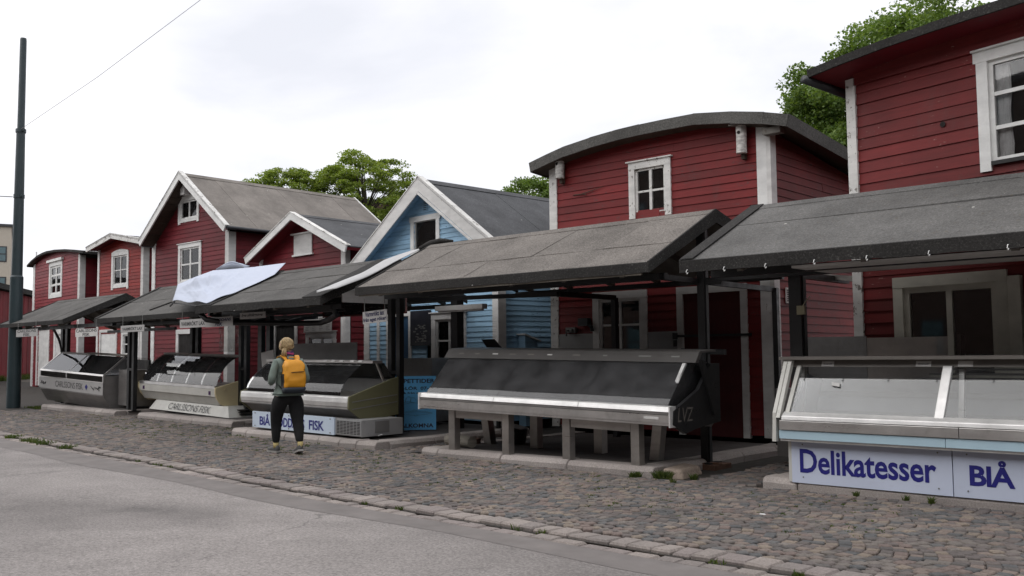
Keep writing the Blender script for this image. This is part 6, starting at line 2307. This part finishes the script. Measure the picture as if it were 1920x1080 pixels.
# leggings
k = SK()
pel = k.p((0, 0, .94), (.208, .175))
k.p((0, .0, 1.0), (.19, .152), pel)
hl = k.p((-.11, .01, .84), (.158, .165), pel)
k.chain(hl, [((-.128, .10, .66), .126), ((-.125, .17, .48), .090), ((-.125, .17, .36), .086), ((-.125, .17, .22), .064), ((-.125, .165, .125), .048)])
hr = k.p((.11, -.01, .84), (.158, .165), pel)
k.chain(hr, [((.127, -.03, .66), .128), ((.132, -.06, .48), .091), ((.131, -.12, .36), .087), ((.105, -.21, .23), .065), ((.10, -.265, .145), .049)])
lg = link("leggings", skin_mesh("leggings", k.v, k.e, k.r), M['legging'], body)
dm = lg.modifiers.new("folds", 'DISPLACE')
dm.texture = tx; dm.strength = .016; dm.mid_level = .5
# shoes with soles and socks
def shoe(x, y, z, pitch, yaw):
    rows = []
    sec = [(-.115, .030, .075), (-.10, .041, .082), (-.04, .044, .080), (.03, .046, .062), (.10, .049, .048), (.15, .040, .038), (.172, .018, .025)]
    rot = Matrix.Rotation(yaw, 4, 'Z') @ Matrix.Rotation(pitch, 4, 'X')
    def tf(p): return tuple(Vector((x, y, z)) + rot @ Vector(p))
    def loft(zb, tops, wmul):
        mb = MB()
        n = 10
        for (yy, w, h) in sec:
            for q in range(n):
                a = 2 * math.pi * q / n
                cx_, cz_ = math.cos(a), math.sin(a)
                mb.v.append(tf((cx_ * w * wmul, yy * (1.03 if wmul > 1 else 1), zb + (h * tops if cz_ > 0 else .012) * (abs(cz_) ** .6) * (1 if cz_ > 0 else -1) + (0 if cz_ > 0 else 0))))
        m = len(sec)
        for i in range(m - 1):
            for q in range(n):
                mb.f.append((i * n + q, i * n + (q + 1) % n, (i + 1) * n + (q + 1) % n, (i + 1) * n + q))
        mb.f.append(tuple(range(n)))
        mb.f.append(tuple((m - 1) * n + q for q in reversed(range(n))))
        return mb
    s_ = part("shoe", loft(.026, 1.0, 1.0), M['shoe'], body, smooth=True)
    mb = MB()
    n = len(sec)
    for zz in (0, .026):
        for sg in (-1, 1):
            pass
    L_ = [(w * 1.10 * sg, yy * 1.04) for sg in (1,) for (yy, w, h) in sec] + [(-w * 1.10, yy * 1.04) for (yy, w, h) in reversed(sec)]
    m = len(L_)
    mb.v = [tf((a, b, 0.0)) for a, b in L_] + [tf((a, b, .027)) for a, b in L_]
    mb.f = [tuple(reversed(range(m))), tuple(range(m, 2 * m))] + [(i, (i + 1) % m, m + (i + 1) % m, m + i) for i in range(m)]
    part("sole", mb, M['sole'], s_)
    return s_
shoe(-.127, .225, .005, 0, R(10))
shoe(.10, -.21, .022, R(-14), R(-4))
for (a, b, c, d2) in ((-.125, .165, .075, .165), (.10, -.268, .095, .185)):
    mb = MB(); mb.tube([(a, b, c), (a, b + .004, (c + d2) / 2), (a, b + .006, d2)], [.041, .040, .043], 12)
    part("sock", mb, M['sock'], body, smooth=True)
# scarf
mb = MB()
rings = []
for i, (zz, rr) in enumerate(((1.465, .085), (1.495, .094), (1.525, .086), (1.545, .070))):
    rings.append([(rr * math.cos(a) * 1.02, .022 + rr * .95 * math.sin(a), zz + .008 * math.sin(3 * a + i)) for a in np.linspace(0, 2 * math.pi, 25)])
sc = part("scarf", MB().grid(rings), M['scarf'], body, smooth=True)
rings = [[(p[0] * 1.03, (p[1] - .022) * 1.03 + .022, p[2] + .002) for p in rings[1][12:22]], [(p[0] * 1.04, (p[1] - .022) * 1.04 + .022, p[2]) for p in rings[2][12:22]]]
part("pink_edge", MB().grid(rings), M['scarf_pink'], sc, smooth=True)
# face
hc = Vector((-.012, .045, 1.645))
mb = MB()
mb.hexa([(-.024, .128, 1.615), (0, .128, 1.615), (0.0, .128, 1.618), (-.024, .128, 1.618), (-.018, .135, 1.655), (-.006, .135, 1.655), (-.006, .13, 1.66), (-.018, .13, 1.66)])
mb.v[0] = (-.028, .152, 1.612); mb.v[1] = (.004, .152, 1.612)
part("nose", mb, M['skin'], body, smooth=True)
for s_ in (-1, 1):
    mb = MB(); mb.tube([(-.012 + s_ * .03, .124, 1.655), (-.012 + s_ * .03, .131, 1.655)], [.011, .008], 8)
    part("eye", mb, M['white'], body)
    mb = MB(); mb.tube([(-.012 + s_ * .080, .04, 1.63), (-.012 + s_ * .096, .03, 1.64), (-.012 + s_ * .092, .03, 1.665)], [.012, .018, .010], 8)
    part("ear", mb, M['skin'], body, smooth=True)
mb = MB(); mb.box(-.034, .010, .122, .130, 1.588, 1.596)
part("mouth", mb, M['scarf_pink'], body)
# hair: a cap of strands gathered to the left and down the nape
hv = []
rr = random.Random(4)
mb = MB()
cap = []
for i in range(9):
    th = math.pi * (.02 + .62 * i / 8)
    ring = []
    for j in range(25):
        ph = 2 * math.pi * j / 24
        front = math.sin(ph)
        lim = th * (1 - .34 * max(0, front))
        R_ = .105 + .006 * math.sin(5 * ph + i) + .004 * math.sin(11 * ph)
        ring.append((hc.x + R_ * math.sin(lim) * math.cos(ph), hc.y - .004 + R_ * 1.12 * math.sin(lim) * math.sin(ph), hc.z + .006 + .105 * math.cos(lim)))
    cap.append(ring)
mb.grid(cap)
hair = part("hair", mb, M['hair'], body, smooth=True)
mb = MB()
for i in range(110):
    a = rr.uniform(0, 2 * math.pi)
    th = rr.uniform(.15, 1.7)
    p0 = Vector((math.sin(th) * math.cos(a), math.sin(th) * math.sin(a) * 1.1, math.cos(th))) * .106
    if p0.y > .06 and p0.z < .05: continue
    tgt = Vector((-.07 + rr.uniform(-.025, .03), -.095 + rr.uniform(-.02, .03), -.07 + rr.uniform(-.05, .03)))
    mid = (p0 + tgt) / 2
    mid = mid.normalized() * max(.112 + rr.uniform(0, .012), mid.length)
    q = Vector((hc.x, hc.y, hc.z + .004))
    mb.tube([tuple(q + p0), tuple(q + mid), tuple(q + tgt)], [.006, .009, .005], 5)
for i in range(26):
    a = Vector((hc.x - .07 + rr.uniform(-.02, .02), hc.y - .10 + rr.uniform(-.015, .015), hc.z - .06))
    b = a + Vector((-.02 + rr.uniform(-.02, .02), -.015, -.07)); c = b + Vector((rr.uniform(-.02, .03), .01, -.05 - rr.uniform(0, .03)))
    mb.tube([tuple(a), tuple(b), tuple(c)], [.011, .012, .004], 5)
part("hair_strands", mb, M['hair'], hair, smooth=True)

# ---- backpack (its own thing, worn on her back)
bw, bd, bh = .165, .16, .50
t = thing("backpack", "mustard yellow backpack with black zips and a navy base, worn by the walking woman", "backpack", (wx, wy, gz(wx, wy) + .92), R(76))
z_b = -.01
def pk_ring(z, w, d, y0=-.135, p=.35):
    n = 28
    out = []
    for j in range(n + 1):
        a = 2 * math.pi * j / n
        c, s_ = math.cos(a), math.sin(a)
        out.append((w * math.copysign(abs(c) ** p, c), y0 - d / 2 + d / 2 * math.copysign(abs(s_) ** p, s_), z))
    return out
prof = [(.075, .160, .165), (.09, .166, .185), (.13, .170, .188), (.17, .166, .197), (.20, .168, .195), (.25, .165, .187), (.30, .166, .185), (.34, .161, .178), (.38, .160, .165), (.41, .156, .152), (.44, .150, .135), (.478, .125, .105), (.495, .085, .07), (.498, .01, .01)]
rings = []
for i, (z, w, d) in enumerate(prof):
    rings.append([(x + .004 * math.sin(z * 40 + x * 30), y + (.008 * math.sin(z * 33 + x * 25) + .005 * math.sin(x * 70 - z * 45)) * (y < -.2), zz + .003 * math.sin(x * 60)) for x, y, zz in pk_ring(z, w, d, -.145)])
part("pack_body", MB().grid(rings), M['pack'], t, smooth=True)
rings = [pk_ring(z, w, d, -.143) for z, w, d in ((-.015, .01, .01), (-.012, .12, .12), (.0, .155, .165), (.04, .168, .19), (.078, .169, .195), (.082, .16, .18))]
part("pack_base", MB().grid(rings), M['pack_dark'], t, smooth=True)
mb = MB()      # front zip
mb.bar((-.075, -.3385, .305), (.125, -.3375, .315), .014, .008)
part("zip", mb, M['black'], t)
mb = MB()      # arched piping of the front pocket and the top zip
arcp = [(-.135, -.315, .14), (-.138, -.312, .26), (-.132, -.298, .36), (-.105, -.268, .43), (-.05, -.24, .465), (.02, -.236, .470), (.085, -.25, .455), (.125, -.28, .41), (.142, -.305, .33)]
mb.tube(arcp, .0065, 6)
arcp = [(-.160, -.19, .20), (-.160, -.19, .38), (-.145, -.20, .445), (-.09, -.205, .484), (.0, -.21, .50), (.09, -.205, .484), (.145, -.20, .445), (.160, -.19, .38)]
mb.tube(arcp, .006, 6)
part("piping", mb, M['black'], t)
mb = MB(); mb.box(-.174, -.150, -.28, -.17, .085, .28)
part("side_pocket", mb, M['black'], t)
mb = MB(); mb.tube([(-.05, -.16, .485), (-.04, -.15, .53), (.04, -.15, .53), (.05, -.16, .485)], .010, 6)
part("grab_loop", mb, M['pack'], t)
for s_, sp_ in ((-1, .0), (1, .0)):
    path = [(s_ * .075, -.165, .465), (s_ * .10, -.12, .515), (s_ * .118, -.03, .555), (s_ * .125, .07, .535), (s_ * .13, .13, .42), (s_ * .135, .16, .28)]
    mb = MB()
    for a, b in zip(path[:-1], path[1:]):
        mb.bar(a, b, .068, .02)
    st = part("shoulder_strap", mb, M['pack'], t)
    mb = MB()
    for off_ in (-.036, .036):
        mb.tube([(p[0] + off_, p[1], p[2] + .006) for p in path], .005, 5)
    part("strap_edge", mb, M['black'], st)
    mb = MB(); mb.bar((s_ * .185, .09, .2), (s_ * .165, -.15, .07), .022, .004)
    mb.bar((s_ * .135, .16, .28), (s_ * .185, .09, .2), .022, .004)
    part("lower_strap", mb, M['black'], st)
